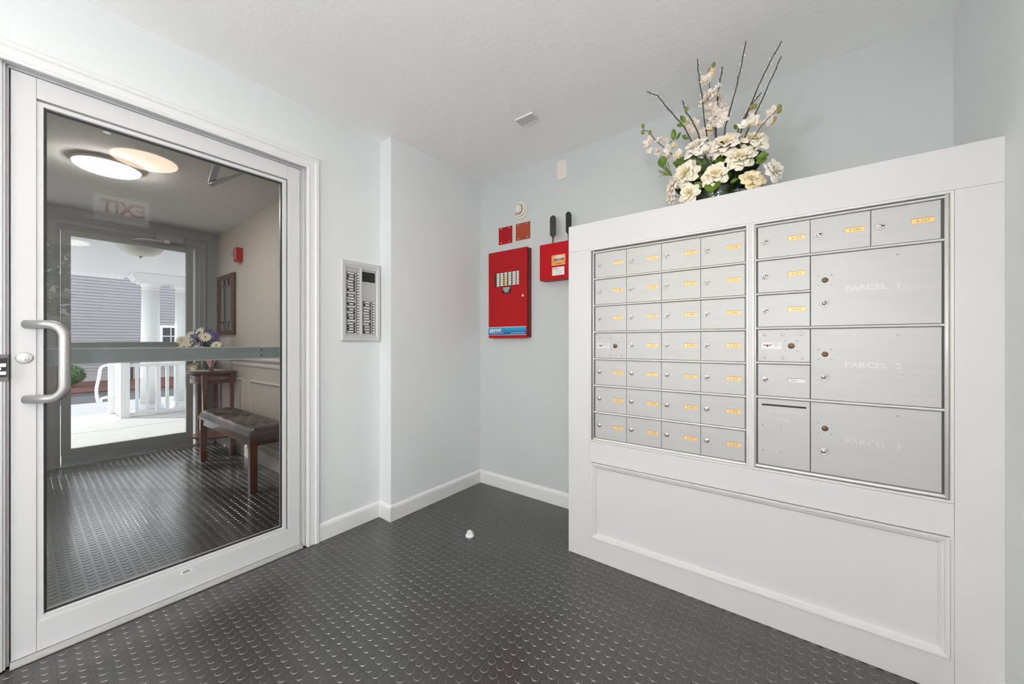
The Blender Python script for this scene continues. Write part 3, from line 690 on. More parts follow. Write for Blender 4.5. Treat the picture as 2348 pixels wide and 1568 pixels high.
win = thing('window_2', 'white lobby window with trees beyond, mirrored in the door glass', 'window', (XR, -.16, 1.28), kind='structure')
MB().frame(mapR(XR), -.60, .28, 1.30, 1.93, [(0, -.10), (0, .012), (.05, .016), (.055, .0), (.02, 0), (.02, -.10)]).build('casing', 'trim', win)
MB().box(XR - .06, XR + .03, -.68, .36, 1.262, 1.285).build('sill', 'trim', win)
MB().box(XR + .03, XR + .055, -.60, .28, 1.47, 1.51).build('meeting_rail', 'trim', win)
MB().frame(mapR(XR + .03), -.575, .255, 1.315, 1.905, [(0, -.02), (0, 0), (.026, 0), (.026, -.02)]).build('sash', 'trim', win)
MB().box(XR + .042, XR + .046, -.58, .26, 1.31, 1.91).build('pane', 'glass2', win)
mb = MB().box(.62, 14, -14, 10, -.2, -.15); lawn = tag(mb.build('ground', 'grass'), None, None, None, 'structure')
def leaf_cloud(c, rad, n, size, rs, sq=(1, 1, 1)):
    mb = MB(); c = Vector(c)
    for k in range(n):
        d = Vector((rs.gauss(0, 1), rs.gauss(0, 1), rs.gauss(0, 1))).normalized()
        r = rs.uniform(.72, 1.0)
        p = c + Vector((d.x * rad * sq[0], d.y * rad * sq[1], d.z * rad * sq[2])) * r
        t = d.cross(Vector((rs.uniform(-1, 1), rs.uniform(-1, 1), rs.uniform(-1, 1)))).normalized()
        nn = (d + Vector((rs.uniform(-.6, .6), rs.uniform(-.6, .6), rs.uniform(-.6, .6)))).normalized(); b = nn.cross(t).normalized(); t = b.cross(nn)
        s = size * rs.uniform(.6, 1.2)
        mb.add([p - t * s, p + b * s * .45, p + t * s, p - b * s * .45], [(0, 1, 2, 3)])
    return mb
rt = random.Random(11)
for k, (x, y, r) in enumerate(((6.5, -3.4, 1.5), (8.5, 1.0, 1.8))):
    t = thing('garden_tree', ['leafy tree outside the lobby window, nearer one', 'leafy tree outside the lobby window, farther one'][k], 'tree', (x, y, -.15))
    MB().tube([(x, y, -.15), (x + .05, y, .8), (x, y + .04, 1.6)], [.12, .09, .07], 10).build('trunk', 'bark', t)
    leaf_cloud((x, y, 2.0), r, 1600, .16, rt).build('foliage', 'treeleaf', t, kind='stuff')

# ================================================================ vestibule
w = MB()     # far wall, openings for the outer door and the side window
F0, F1 = XV0 - .14, XV0
w.box(F0, F1, YV0 - .1, -.52, 0, ZC); w.box(F0, F1, .128, .19, 0, ZC); w.box(F0, F1, 1.17, YV1 + .1, 0, ZC)
w.box(F0, F1, .19, 1.17, 2.14, ZC); w.box(F0, F1, -.52, .128, 0, .25); w.box(F0, F1, -.52, .128, 2.16, ZC)
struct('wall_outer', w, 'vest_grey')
struct('wall_vestibule_right', MB().box(F0, XV1, YV1, YV1 + .1, 0, ZC), 'beige')
struct('wall_vestibule_left', MB().box(F0, XV1, YV0 - .1, YV0, 0, ZC), 'beige')
struct('wall_vestibule_near', MB().box(XV1 - .012, XV1, YV0, -.106, 0, ZV).box(XV1 - .012, XV1, .956, YV1, 0, ZV).box(XV1 - .012, XV1, -.106, .956, 2.056, ZV), 'beige')
struct('ceiling_vestibule', MB().box(F0, XV1, YV0 - .1, YV1 + .1, ZV, ZV + .06), 'vest_ceil')
baseboard('baseboard_vestibule', (XV0, YV1, 0), (XV1 - .012, YV1, 0), (0, -1, 0), 'beige_trim', .115)
baseboard('baseboard_vestibule', (XV0, YV0, 0), (XV1 - .012, YV0, 0), (0, 1, 0), 'beige_trim', .115)
baseboard('baseboard_vestibule', (XV0, 1.24, 0), (XV0, YV1, 0), (1, 0, 0), 'vest_grey', .115)
# chair rail and wainscot mouldings
rail = [(0, 0), (.010, .004), (.012, .022), (.006, .030), (.007, .045), (.020, .055), (.024, .062), (.024, .075), (.010, .083), (0, .083)]
for y, s_, nm in ((YV1, -1, 'trim_2'), (YV0, 1, 'trim_3')):
    MBo = MB().prism([(XV0, y + s_ * a, .872 + b) for a, b in rail], (XV1 - .012 - XV0, 0, 0)); struct(nm, MBo, 'beige_trim')
pm = [(0, 0), (.004, .004), (.012, .012), (.020, .012), (.024, .006), (.026, 0)]
for k, (a, b) in enumerate(((-5.03, -4.29), (-4.12, -3.36), (-3.19, -2.42))):
    struct('trim_%d' % (4 + k), MB().frame(mapB(YV1), a + .026, b - .026, .19, .72, pm), 'beige_trim')

# outer door
od = thing('door_2', 'outer glass entrance door with a dark push bar, porch beyond', 'door', (XV0, .68, 0), kind='structure')
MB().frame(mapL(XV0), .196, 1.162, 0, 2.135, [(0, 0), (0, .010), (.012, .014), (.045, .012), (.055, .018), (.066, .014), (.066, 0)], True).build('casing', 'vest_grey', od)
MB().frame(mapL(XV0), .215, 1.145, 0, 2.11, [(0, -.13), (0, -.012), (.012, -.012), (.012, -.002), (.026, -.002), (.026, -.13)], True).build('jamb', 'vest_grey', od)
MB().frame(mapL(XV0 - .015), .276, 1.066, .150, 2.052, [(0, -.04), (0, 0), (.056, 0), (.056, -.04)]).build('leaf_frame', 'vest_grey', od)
MB().box(XV0 - .055, XV0 - .013, .222, 1.122, .010, .094).build('kick_rail', 'bar', od)
MB().box(XV0 - .10, XV0 + .02, .205, 1.155, 0, .012).build('threshold', 'bar', od)
MB().box(XV0 - .040, XV0 - .034, .274, 1.068, .148, 2.054).build('glass', 'glass2', od)
MB().box(XV0 - .030, XV0 + .012, .262, 1.078, 1.044, 1.106).build('push_bar', 'bar', od, bevel=.003)
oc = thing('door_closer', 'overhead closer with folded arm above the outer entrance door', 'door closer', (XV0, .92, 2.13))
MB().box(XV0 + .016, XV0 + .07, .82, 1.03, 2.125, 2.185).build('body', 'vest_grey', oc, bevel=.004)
MB().tube([(XV0 + .08, .90, 2.112), (XV0 + .12, .72, 2.10), (XV0 + .02, .66, 2.10)], .006, 8).build('arm', 'white_metal', oc)
MB().box(XV0 + .06, XV0 + .09, .88, .915, 2.10, 2.128).build('pivot', 'white_metal', oc)
sw = thing('window_1', 'narrow side window left of the outer entrance door', 'window', (XV0, -.2, .25), kind='structure')
MB().frame(mapL(XV0), -.50, .108, .27, 2.14, [(0, -.12), (0, .008), (.02, .01), (.05, .01), (.05, 0), (.02, 0), (.02, -.12)]).build('frame', 'vest_grey', sw)
MB().box(XV0 - .06, XV0 - .054, -.51, .118, .26, 2.15).build('pane', 'glass2', sw)

dome_lamp('dome_ceiling_light', 'round glowing white ceiling light inside the vestibule', -3.65, .355, ZV, .160, 'lamp_vest')
for k, (x, y) in enumerate(((-3.02, .29),)):
    s = thing('sprinkler_head', 'small ringed sprinkler head on the vestibule ceiling', 'sprinkler', (x, y, ZV))
    MB().lathe([(.034, 0), (.034, -.004), (.026, -.007), (.018, -.004)], (x, y, ZV), 'Z', 22).build('escutcheon', 'white_metal', s)
    MB().lathe([(.006, -.003), (.006, -.03), (.016, -.032), (.016, -.034)], (x, y, ZV), 'Z', 14).build('nozzle', 'chrome', s)
s = thing('fire_strobe', 'small red fire alarm strobe high on the beige vestibule wall', 'alarm strobe', (-4.35, YV1, 1.89))
MB().box(-4.400, -4.315, YV1 - .055, YV1 - .0005, 1.892, 2.028).build('housing', 'red2', s, bevel=.006)
MB().ball((-4.375, YV1 - .06, 1.965), .024, 12, 8, (.9, .9, 1.1)).build('lens', 'clear', s)
MB().tube([(-4.34, YV1 - .058, 1.91), (-4.34, YV1 - .058, 2.01)], .003, 6).build('lettering_strip', 'paper', s)

mr = thing('wall_mirror', 'tall wooden framed mirror with small panes at top and bottom, on the beige wall', 'mirror', (-4.76, YV1, 1.18))
MB().frame(mapB(YV1), -4.96, -4.56, 1.225, 1.765, [(0, 0), (0, .020), (.010, .030), (.030, .030), (.044, .024), (.048, 0)]).build('frame', 'wood_dark', mr)
MB().box(-4.965, -4.555, YV1 - .012, YV1 - .002, 1.22, 1.77).build('glass', 'mirror', mr)
for z in (1.305, 1.680): MB().box(-4.962, -4.558, YV1 - .022, YV1 - .012, z, z + .016).build('cross_bar', 'wood_dark', mr)
for z0, z1 in ((1.225, 1.305), (1.696, 1.765)):
    for x in (-4.83, -4.70): MB().box(x, x + .014, YV1 - .021, YV1 - .012, z0, z1).build('glazing_bar', 'wood_dark', mr)
mb = MB()
for z in [1.19 + .0165 * k for k in range(38)]:
    for x in (-4.983, -4.537): mb.ball((x, YV1 - .031, z), .0075, 6, 4)
for x in [-4.97 + .0165 * k for k in range(27)]:
    for z in (1.203, 1.787): mb.ball((x, YV1 - .031, z), .0075, 6, 4)
mb.build('rope_beading', 'wood', mr, kind='stuff')

# demilune table
TX, TY, TZ = -4.73, YV1 - .016, .820
tb = thing('demilune_table', 'half-round cherry wood console table against the beige wall', 'table', (TX, TY, 0))
def half(rx, ry, n=28): return [(TX - rx * math.cos(PI * k / n), TY - ry * math.sin(PI * k / n)) for k in range(n + 1)]
def halfslab(rx, ry, z0, z1, name, m, bev=0): return MB().prism([(x, y, z0) for x, y in half(rx, ry)], (0, 0, z1 - z0)).build(name, m, tb, bevel=bev)
halfslab(.295, .330, .800, TZ, 'top', 'wood', .004)
halfslab(.280, .315, .790, .800, 'top_edge', 'wood_dark')
ap = MB(); o_, i_ = half(.262, .297), half(.246, .281)
for k in range(28):
    a, b, c_, d = o_[k], o_[k + 1], i_[k + 1], i_[k]
    ap.add([(*a, .700), (*b, .700), (*b, .790), (*a, .790), (*d, .700), (*c_, .700), (*c_, .790), (*d, .790)], [(0, 1, 2, 3), (4, 7, 6, 5), (0, 4, 5, 1), (3, 2, 6, 7)], True)
ap.build('apron', 'wood', tb)
halfslab(.250, .285, .155, .170, 'shelf', 'wood_dark')
for ang in (.05, .62, 2.3, 3.09):
    x, y = TX - .262 * math.cos(ang), TY - .020 - .278 * math.sin(ang)
    lg = MB()
    for (h0, h1, w0, w1) in ((.695, .795, .021, .021), (.175, .695, .012, .019)):
        lg.add([(x + sx * w_, y + sy * w_, h) for h, w_ in ((h0, w0), (h1, w1)) for sx, sy in ((-1, -1), (1, -1), (1, 1), (-1, 1))], [(0, 3, 2, 1), (4, 5, 6, 7)] + [(k, (k + 1) % 4, 4 + (k + 1) % 4, 4 + k) for k in range(4)])
    lg.lathe([(.017, .150), (.017, .176)], (x, y, 0), 'Z', 12).lathe([(.009, .0), (.013, .012), (.013, .028), (.008, .04), (.008, .055), (.012, .065), (.0085, .08), (.013, .15)], (x, y, 0), 'Z', 14)
    lg.build('leg', 'wood', tb)
tag(MB().lathe([(.20, 0), (.20, .002)], (TX, TY - .165, TZ + .0005), 'Z', 28).build('lace_doily', 'lace', bevel=0), 'white lace doily spread on the half-round table', 'doily').scale = (1, .72, 1)
bpy.data.objects['lace_doily'].location.y += (TY - .165) * (1 - .72)

def petals(mb, c, n, r, w_, rs, nrm, cup=.25, seg=3):
    nrm = Vector(nrm).normalized(); t = nrm.orthogonal().normalized(); b = nrm.cross(t); c = Vector(c); off = rs.uniform(0, 6)
    for k in range(n):
        a = off + 2 * PI * k / n; d = t * math.cos(a) + b * math.sin(a); e = nrm.cross(d)
        vs = []
        for j in range(seg + 1):
            q = j / seg; ww = w_ * math.sin(PI * (.12 + .80 * q)); p = c + d * r * q + nrm * (cup * r * q * q)
            vs += [p - e * ww, p + e * ww]
        mb.add(vs, [(2 * j, 2 * j + 1, 2 * j + 3, 2 * j + 2) for j in range(seg)], True)
    return mb
bq = thing('flower_bouquet', 'bouquet of purple and white daisy flowers in a glass vase on the half-round table', 'flowers', (-4.76, 1.13, TZ + .003))
rf = random.Random(5)
MB().lathe([(.040, 0), (.052, .03), (.050, .09), (.036, .14), (.040, .16), (.037, .16), (.033, .14), (.046, .09), (.047, .03), (.036, .006)], (-4.70, 1.14, TZ + .003), 'Z', 20, cap=False).build('vase', 'clear', bq)
mb = MB()
for k in range(16):
    a = rf.uniform(0, 6.28); r = rf.uniform(.03, .14); mb.tube([(-4.70 + rf.uniform(-.015, .015), 1.14 + rf.uniform(-.015, .015), TZ + .01), (-4.72 + r * math.cos(a), 1.13 + r * .8 * math.sin(a), 1.08)], .002, 5)
mb.build('stem', 'leaf_dark', bq, kind='stuff')
for k, (x, y, z) in enumerate(((-4.72, 1.02, 1.165), (-4.62, 1.02, 1.02), (-4.70, .96, 1.055), (-4.80, 1.0, 1.09), (-4.86, 1.02, 1.065), (-4.52, 1.08, 1.15), (-4.50, 1.16, 1.07), (-4.66, 1.0, 1.095), (-4.88, .98, 1.12), (-4.56, 1.03, 1.04), (-4.62, 1.06, 1.20))):
    f = petals(MB(), (x, y, z), 13, .052, .009, rf, (.75 + rf.uniform(-.3, .3), -.55 + rf.uniform(-.3, .3), .35), .1).build('daisy', 'daisy', bq)
    MB().ball((x + .004, y - .003, z + .003), .010, 8, 5).build('centre', 'daisy_c', f)
for k in range(46):
    th = rf.uniform(0, 2 * PI); v = rf.uniform(0, 1); x = -4.70 + .20 * math.cos(th) * (1 - .5 * v); y = 1.12 + .13 * math.sin(th) * (1 - .5 * v); z = 1.01 + .20 * v + rf.uniform(-.02, .02)
    p = petals(MB(), (x, y, z), 6, .034, .014, rf, (rf.uniform(.1, 1), -rf.uniform(0, 1), rf.uniform(0, .8)), .5); p.build('blossom', 'violet' if (v < .25) else 'purple', bq)
lf = leaf_cloud((-4.70, 1.12, 1.07), .15, 160, .028, rf, (1, .8, .65)); lf.build('leaves', 'leaf_dark', bq, kind='stuff')
sd = thing('daisy_posy', 'small posy of white daisies lying at the table edge near the door', 'flowers', (-4.84, 1.06, TZ))
for (x, y, z) in ((-4.84, 1.04, .858), (-4.80, 1.06, .868), (-4.86, 1.08, .872), (-4.78, 1.05, .846), (-4.88, 1.07, .846)):
    f = petals(MB(), (x, y, z), 11, .034, .007, rf, (.7, -.6, .4), .1).build('daisy', 'daisy', sd); MB().ball((x, y, z + .002), .007, 6, 4).build('centre', 'daisy_c', f)
MB().lathe([(.018, 0), (.024, .02), (.02, .035)], (-4.83, 1.07, TZ + .003), 'Z', 14).build('pot', 'lace', sd)
fl = thing('desk_flag', 'small striped flag on a dark wooden stand on the table', 'flag', (-4.44, 1.11, TZ))
MB().prism([(-4.47, 1.09, TZ), (-4.41, 1.09, TZ), (-4.44, 1.09, TZ + .045)], (0, .03, 0)).build('stand', 'wood_dark', fl)
pA, pB = Vector((-4.44, 1.105, TZ + .03)), Vector((-4.40, 1.125, TZ + .20)); MB().tube([pA, pB], .003, 6).build('pole', 'wood_dark', fl)
pe = Vector((.24, .97, 0)); nf = Vector((.97, -.24, 0))                     # cloth hangs gathered over the stand
def fp_(s, t): return Vector((-4.437, 1.097, TZ + .040 + .13 * t)) + pe * ((s - .45) * (.018 + .13 * t)) + nf * (.006 * math.sin(s * 17) * t)
for k in range(11):
    s0, s1 = k / 11, (k + 1) / 11
    MB().grid(lambda u, v, s0=s0, s1=s1: fp_(s0 + (s1 - s0) * u, v), 3, 5).build('stripe', 'flag_red' if k % 2 == 0 else 'flag_white', fl)
MB().grid(lambda u, v: fp_(.5 * u, .72 + .3 * v) + nf * .0015, 6, 3).build('canton', 'flag_blue', fl)

# upholstered bench
bn = thing('tufted_bench', 'brown tufted leather bench with cherry wood legs by the beige wall', 'bench', (-3.79, 1.16, 0))
BX0, BX1, BY0, BY1 = -4.43, -3.145, 1.005, 1.295
tu = [(-4.25 + .235 * i, 1.08 + .10 * j) for i in range(5) for j in range(2)] + [(-4.13 + .235 * i, 1.13) for i in range(4)]
def seat(u, v):
    x = BX0 + (BX1 - BX0) * u; y = BY0 + (BY1 - BY0) * v
    e = min(1, min(u, 1 - u) * (BX1 - BX0) / .05) ; e2 = min(1, min(v, 1 - v) * (BY1 - BY0) / .05)
    z = .410 + .062 * math.sqrt(max(0, 1 - (1 - e) ** 2)) * math.sqrt(max(0, 1 - (1 - e2) ** 2))
    for (a, b) in tu:
        d2 = ((x - a) / .05) ** 2 + ((y - b) / .035) ** 2; z -= .016 * math.exp(-d2)
    z -= .004 * max(0, math.cos((x * 1.0 + y * 1.6) * 52)) * e * e2
    return (x, y, z)
mb = MB().grid(seat, 90, 26); mb.box(BX0, BX1, BY0, BY1, .395, .411); cu = mb.build('cushion', 'leather', bn)
for (a, b) in tu: MB().ball((a, b, .459), .008, 8, 5, (1, 1, .5)).build('button', 'leather', cu)
for x in (BX0 + .03, BX1 - .03):
    for y in (BY0 + .03, BY1 - .03):
        MB().prism([(x - .024, y - .024, 0), (x + .024, y - .024, 0), (x + .024, y + .024, 0), (x - .024, y + .024, 0)], (0, 0, .395)).build('leg', 'wood', bn, bevel=.003)
for y in (BY0 + .018, BY1 - .040): MB().box(BX0 + .054, BX1 - .054, y, y + .022, .335, .394).build('apron', 'wood_dark', bn)
for x in (BX0 + .020, BX1 - .042): MB().box(x, x + .022, BY0 + .054, BY1 - .054, .335, .394).build('apron', 'wood_dark', bn)

# ================================================================ porch and street
struct('floor_porch', MB().box(-8.50, F0, -6, 7, -.14, 0), 'porch')
struct('trim_7', MB().box(-6.90, -6.885, -6, 7, -.001, .0015), 'found')
struct('ground_near', MB().box(-11.55, -8.5, -20, 30, -.2, -.15), 'walk')
struct('ground_street', MB().box(-14.0, -11.55, -20, 30, -.2, -.16), 'asphalt')
struct('ground_bed', MB().box(-17.9, -14.0, -20, 30, -.2, -.13), 'mulch')
mb = MB().box(-8.9, F0, -.25, 7, 2.19, 2.40)
pc = struct('ceiling_porch', mb, 'found')  # darker grey backing puts the shade of the board grooves into colour
mb = MB()
x = F0 - .01
while x > -8.86:
    mb.prism([(x, -.24, 2.192), (x - .004, -.24, 2.180), (x - .062, -.24, 2.180), (x - .066, -.24, 2.192)], (0, 7.2, 0)); x -= .0745
mb.build('beadboard', 'vinyl', pc, kind='stuff')
MB().box(-8.92, -8.84, -.27, 1.04, 2.15, 2.42).build('fascia', 'vinyl', pc)
struct('wall_facade', MB().box(F0 - .12, F0 - .0, -6, YV0 - .1, -.1, 2.6).box(F0 - .12, F0, YV1 + .1, 7, -.1, 2.6), 'vinyl')
def column(y, label):
    o = thing('porch_column', label, 'column', (-8.20, y, 0))
    MB().box(-8.355, -8.045, y - .155, y + .155, 0, .05).build('plinth', 'vinyl', o)
    MB().lathe([(.150, .05), (.155, .065), (.150, .085), (.132, .095), (.136, .11), (.128, .125)], (-8.2, y, 0), 'Z', 30).build('base', 'vinyl', o)
    MB().lathe([(.122, .12), (.118, .7), (.110, 1.3), (.103, 1.93)], (-8.2, y, 0), 'Z', 30).build('shaft', 'vinyl', o)
    MB().lathe([(.103, 1.93), (.114, 1.935), (.114, 1.948), (.104, 1.952), (.108, 1.99), (.130, 2.015), (.14, 2.02)], (-8.2, y, 0), 'Z', 30).build('capital', 'vinyl', o)
    MB().box(-8.345, -8.055, y - .145, y + .145, 2.02, 2.045).build('abacus', 'vinyl', o)
column(1.263, 'white round porch column, nearest the door opening'); column(1.665, 'white round porch column, right one beyond the railing')
tag(MB().box(-8.38, -8.02, 1.06, 6.5, 2.046, 2.181).build('porch_beam', 'vinyl', bevel=.006), 'white beam resting on the porch columns', 'beam')
MB().prism([(-8.40, 1.035, 2.12), (-8.40, 1.06, 2.085), (-8.0, 1.06, 2.085), (-8.0, 1.035, 2.12)], (0, 0, .02)).build('trim_piece', 'vinyl', bpy.data.objects['porch_beam'])
rl = thing('porch_railing', 'white porch railing with square balusters and capped newel posts', 'railing', (-7.8, .93, 0))
def newel(x, y, hgt):
    MB().box(x - .048, x + .048, y - .048, y + .048, 0, hgt - .045).build('post', 'vinyl', rl, bevel=.003)
    mb = MB().box(x - .062, x + .062, y - .062, y + .062, hgt - .045, hgt - .028)
    mb.add([(x - .066, y - .066, hgt - .028), (x + .066, y - .066, hgt - .028), (x + .066, y + .066, hgt - .028), (x - .066, y + .066, hgt - .028), (x, y, hgt)], [(0, 1, 4), (1, 2, 4), (2, 3, 4), (3, 0, 4), (3, 2, 1, 0)]); mb.build('post_cap', 'vinyl', rl)
newel(-7.8, .927, .862); newel(-8.42, .872, .835)
MB().box(-7.825, -7.775, .976, 4.2, .738, .785).build('top_rail', 'vinyl', rl); MB().box(-7.825, -7.775, .976, 4.2, .022, .062).build('bottom_rail', 'vinyl', rl)
for k in range(24): y = 1.055 + .112 * k; MB().box(-7.818, -7.782, y - .018, y + .018, .062, .738).build('baluster', 'vinyl', rl)
MB().box(-8.37, -7.85, .880, .925, .735, .78).build('top_rail', 'vinyl', rl); MB().box(-8.37, -7.85, .880, .925, .03, .07).build('bottom_rail', 'vinyl', rl)
for k in range(5): x = -8.29 + .10 * k; MB().box(x - .016, x + .016, .886, .918, .07, .735).build('baluster', 'vinyl', rl)
hr = tag(MB().tube([(-8.30, .87, .755), (-8.3, .825, .757), (-8.3, .775, .748), (-8.3, .740, .725), (-8.3, .727, .68), (-8.3, .719, .583), (-8.3, .700, .47), (-8.3, .691, .40), (-8.3, .695, .30), (-8.3, .706, .217), (-8.3, .722, .193), (-8.3, .736, .215), (-8.3, .742, .255), (-8.3, .787, .267), (-8.3, .885, .267)], .019, 10).build('handrail', 'vinyl'), 'white looped grab rail at the end of the porch railing', 'handrail')
ol = thing('porch_ceiling_light', 'frosted glass bowl light with a dark finial under the porch ceiling', 'ceiling light', (-5.6, .784, 2.19))
MB().lathe([(.085, 0), (.085, -.015), (.195, -.035), (.200, -.045), (.190, -.048)], (-5.6, .784, 2.182), 'Z', 32).build('canopy', 'alu_frame', ol)
MB().lathe([(.190, -.045), (.180, -.075), (.150, -.11), (.10, -.14), (.04, -.155), (.0005, -.158)], (-5.6, .784, 2.182), 'Z', 32).build('bowl', 'frost', ol)
MB().lathe([(.022, -.152), (.020, -.162), (.008, -.168), (.008, -.176), (.0005, -.182)], (-5.6, .784, 2.182), 'Z', 14).build('finial', 'bar', ol)
# neighbouring building
nb = thing('neighbour_building', 'lavender grey clapboard building across the drive', 'building', (-17.8, 3, -.15))
MB().box(-18.2, -17.82, -8, 16, -.15, 4.3).build('wall', 'siding', nb)
MB().box(-17.83, -17.80, -8, 16, -.15, .10).build('foundation', 'found', nb)
mb = MB(); z = .10
while z < 4.2:
    mb.prism([(-17.82, -8, z), (-17.792, -8, z), (-17.812, -8, z + .096), (-17.82, -8, z + .096)], (0, 24, 0)); z += .096
mb.build('clapboards', 'siding', nb, kind='stuff')
wn = MB().frame(mapL(-17.80), 3.05, 3.95, .45, 1.62, [(0, 0), (0, .03), (.09, .03), (.09, 0)]).build('window', 'vinyl', nb)
MB().box(-17.80, -17.79, 3.05, 3.95, .45, 1.62).build('pane', 'dim_glass', wn)
mb = MB()
for y in (3.27, 3.5, 3.72): mb.box(-17.79, -17.775, y - .012, y + .012, .45, 1.62)
for z in (.75, 1.03, 1.32): mb.box(-17.79, -17.775, 3.05, 3.95, z - .015, z + .015)
mb.build('muntins', 'vinyl', wn)
gm = thing('gas_pipes', 'dark grey service pipes on the clapboard wall', 'pipes', (-17.6, 2.15, -.15))
MB().tube([(-17.74, 2.05, .80), (-17.6, 2.10, .80), (-17.6, 2.12, .90), (-17.6, 2.24, .90), (-17.6, 2.26, .86), (-17.6, 2.26, -.14)], .028, 8).build('pipe', 'pipe', gm)
MB().tube([(-17.6, 2.10, .92), (-17.6, 2.10, -.14)], .022, 8).build('pipe', 'pipe', gm)
MB().lathe([(.05, 0), (.10, .02), (.10, .05), (.05, .07)], (-17.64, 2.13, .80), 'X', 16).build('meter', 'pipe', gm)
bo = thing('bollard', 'yellow bollard in front of the clapboard building', 'bollard', (-16.5, 1.755, -.13))
MB().lathe([(.042, 0), (.042, .90), (.036, .935), (.0005, .955)], (-16.5, 1.755, -.13), 'Z', 16).build('pipe_body', 'yellow', bo)
bu = thing('round_bush', 'rounded green bush in the mulch bed by the clapboard building', 'bush', (-15.8, .78, -.13))
rb2 = random.Random(2)
mb = leaf_cloud((-15.8, .78, .20), .37, 2600, .030, rb2, (1, 1, .80)); 
for k in range(3): mb.v += leaf_cloud((-15.8, .78, .20), .34 - .03 * k, 1, .03, rb2).v[:0]
mb.build('foliage', 'bushleaf', bu, kind='stuff')
MB().ball((-15.8, .78, .20), .33, 16, 10, (1, 1, .78)).build('inner_twigs', 'leaf_dark', bu)
MB().tube([(-15.8, .78, -.13), (-15.8, .78, .1)], .05, 8).build('trunk', 'bark', bu)

# ================================================================ flower arrangement on the cabinet
ROSES=[(-0.354,1.824,1.988,0.059),(-0.235,1.824,1.968,0.069),(-0.132,1.852,1.964,0.059),(-0.176,1.795,1.88,0.06),(-0.392,1.786,1.863,0.062),(-0.268,1.772,1.823,0.056),(-0.13,1.767,1.752,0.047),(-0.054,1.824,1.795,0.047),(-0.371,1.777,1.753,0.046),(-0.461,1.824,1.825,0.041),(-0.47,1.843,1.783,0.035),(-0.334,1.871,2.052,0.036)]
BLOSSOMS=[(-0.315,1.832,2.251),(-0.283,1.822,2.261),(-0.295,1.845,2.195),(-0.309,1.826,2.172),(-0.261,1.819,2.197),(-0.295,1.845,2.141),(-0.261,1.883,2.173),(-0.304,1.875,2.124),(-0.255,1.872,2.135),(-0.249,1.831,2.069),(-0.297,1.855,2.053),(-0.267,1.835,2.054),(-0.508,1.828,2.055),(-0.462,1.822,1.997),(-0.556,1.83,2.062),(-0.493,1.884,1.995),(-0.392,1.877,2.106),(-0.364,1.876,2.106),(-0.383,1.875,2.076),(-0.421,1.829,1.961),(-0.32,1.838,1.944),(-0.298,1.862,1.972),(-0.077,1.87,2.02),(-0.068,1.879,2.049),(-0.151,1.881,2.062),(-0.166,1.821,2.002),(-0.319,1.86,2.043),(-0.519,1.865,2.021),(-0.138,1.852,2.029),(-0.275,1.828,2.105),(-0.239,1.85,2.099),(-0.276,1.821,2.166)]
BUDS=[(-0.282,1.852,2.328),(-0.297,1.852,2.31),(-0.393,1.852,2.174),(-0.13,1.852,2.087),(-0.142,1.852,2.087),(-0.046,1.852,2.051),(-0.046,1.852,2.036),(-0.592,1.852,2.165),(-0.593,1.852,2.135),(-0.558,1.852,2.122)]
BRANCHES=[[(-0.312,1.852,2.036),(-0.32,1.838,2.123),(-0.329,1.825,2.233),(-0.338,1.81,2.313),(-0.337,1.796,2.345)],[(-0.274,1.852,2.103),(-0.267,1.867,2.207),(-0.256,1.882,2.294),(-0.256,1.898,2.335)],[(-0.237,1.852,2.036),(-0.217,1.842,2.101),(-0.191,1.831,2.189),(-0.174,1.821,2.261),(-0.157,1.811,2.345)],[(-0.178,1.852,2.001),(-0.146,1.851,2.092),(-0.118,1.851,2.16),(-0.091,1.85,2.217),(-0.065,1.849,2.269),(-0.038,1.849,2.311)],[(-0.153,1.852,1.998),(-0.127,1.865,2.064),(-0.096,1.879,2.139),(-0.07,1.891,2.208),(-0.041,1.904,2.284)],[(-0.402,1.852,2.093),(-0.446,1.857,2.163),(-0.488,1.862,2.228),(-0.524,1.865,2.294),(-0.552,1.87,2.317),(-0.58,1.875,2.344)],[(-0.348,1.852,2.059),(-0.381,1.867,2.139),(-0.404,1.883,2.181),(-0.421,1.899,2.248)],[(-0.185,1.852,2.022),(-0.146,1.866,2.101),(-0.128,1.881,2.129),(-0.109,1.896,2.157)],[(-0.107,1.852,1.995),(-0.08,1.859,2.025),(-0.054,1.865,2.051)],[(-0.531,1.852,2.074),(-0.558,1.854,2.122),(-0.591,1.857,2.15),(-0.594,1.859,2.166)],[(-0.278,1.852,2.026),(-0.283,1.858,2.119),(-0.302,1.864,2.254),(-0.297,1.87,2.314),(-0.285,1.876,2.344)]]
LEAVES=[((-0.441,1.816,2.029),(-0.438,1.802,2.077)),((-0.431,1.803,2.022),(-0.402,1.789,2.044)),((-0.387,1.81,2.088),(-0.407,1.795,2.122)),((-0.403,1.834,2.092),(-0.43,1.82,2.098)),((-0.373,1.797,2.006),(-0.398,1.783,2.023)),((-0.486,1.797,1.963),(-0.479,1.783,1.902)),((-0.34,1.825,1.885),(-0.316,1.811,1.888)),((-0.189,1.809,1.99),(-0.198,1.795,2.007)),((-0.124,1.821,1.854),(-0.077,1.807,1.852)),((-0.124,1.818,1.834),(-0.083,1.804,1.835)),((-0.217,1.812,1.831),(-0.188,1.797,1.831)),((-0.234,1.843,1.838),(-0.22,1.829,1.796)),((-0.31,1.805,1.787),(-0.291,1.791,1.794)),((-0.215,1.815,1.776),(-0.184,1.801,1.779)),((-0.457,1.805,2.017),(-0.442,1.791,2.016)),((-0.354,1.826,1.835),(-0.311,1.812,1.833)),((-0.351,1.809,1.809),(-0.321,1.795,1.772)),((-0.289,1.813,1.823),(-0.253,1.798,1.798)),((-0.112,1.83,1.868),(-0.09,1.816,1.869))]

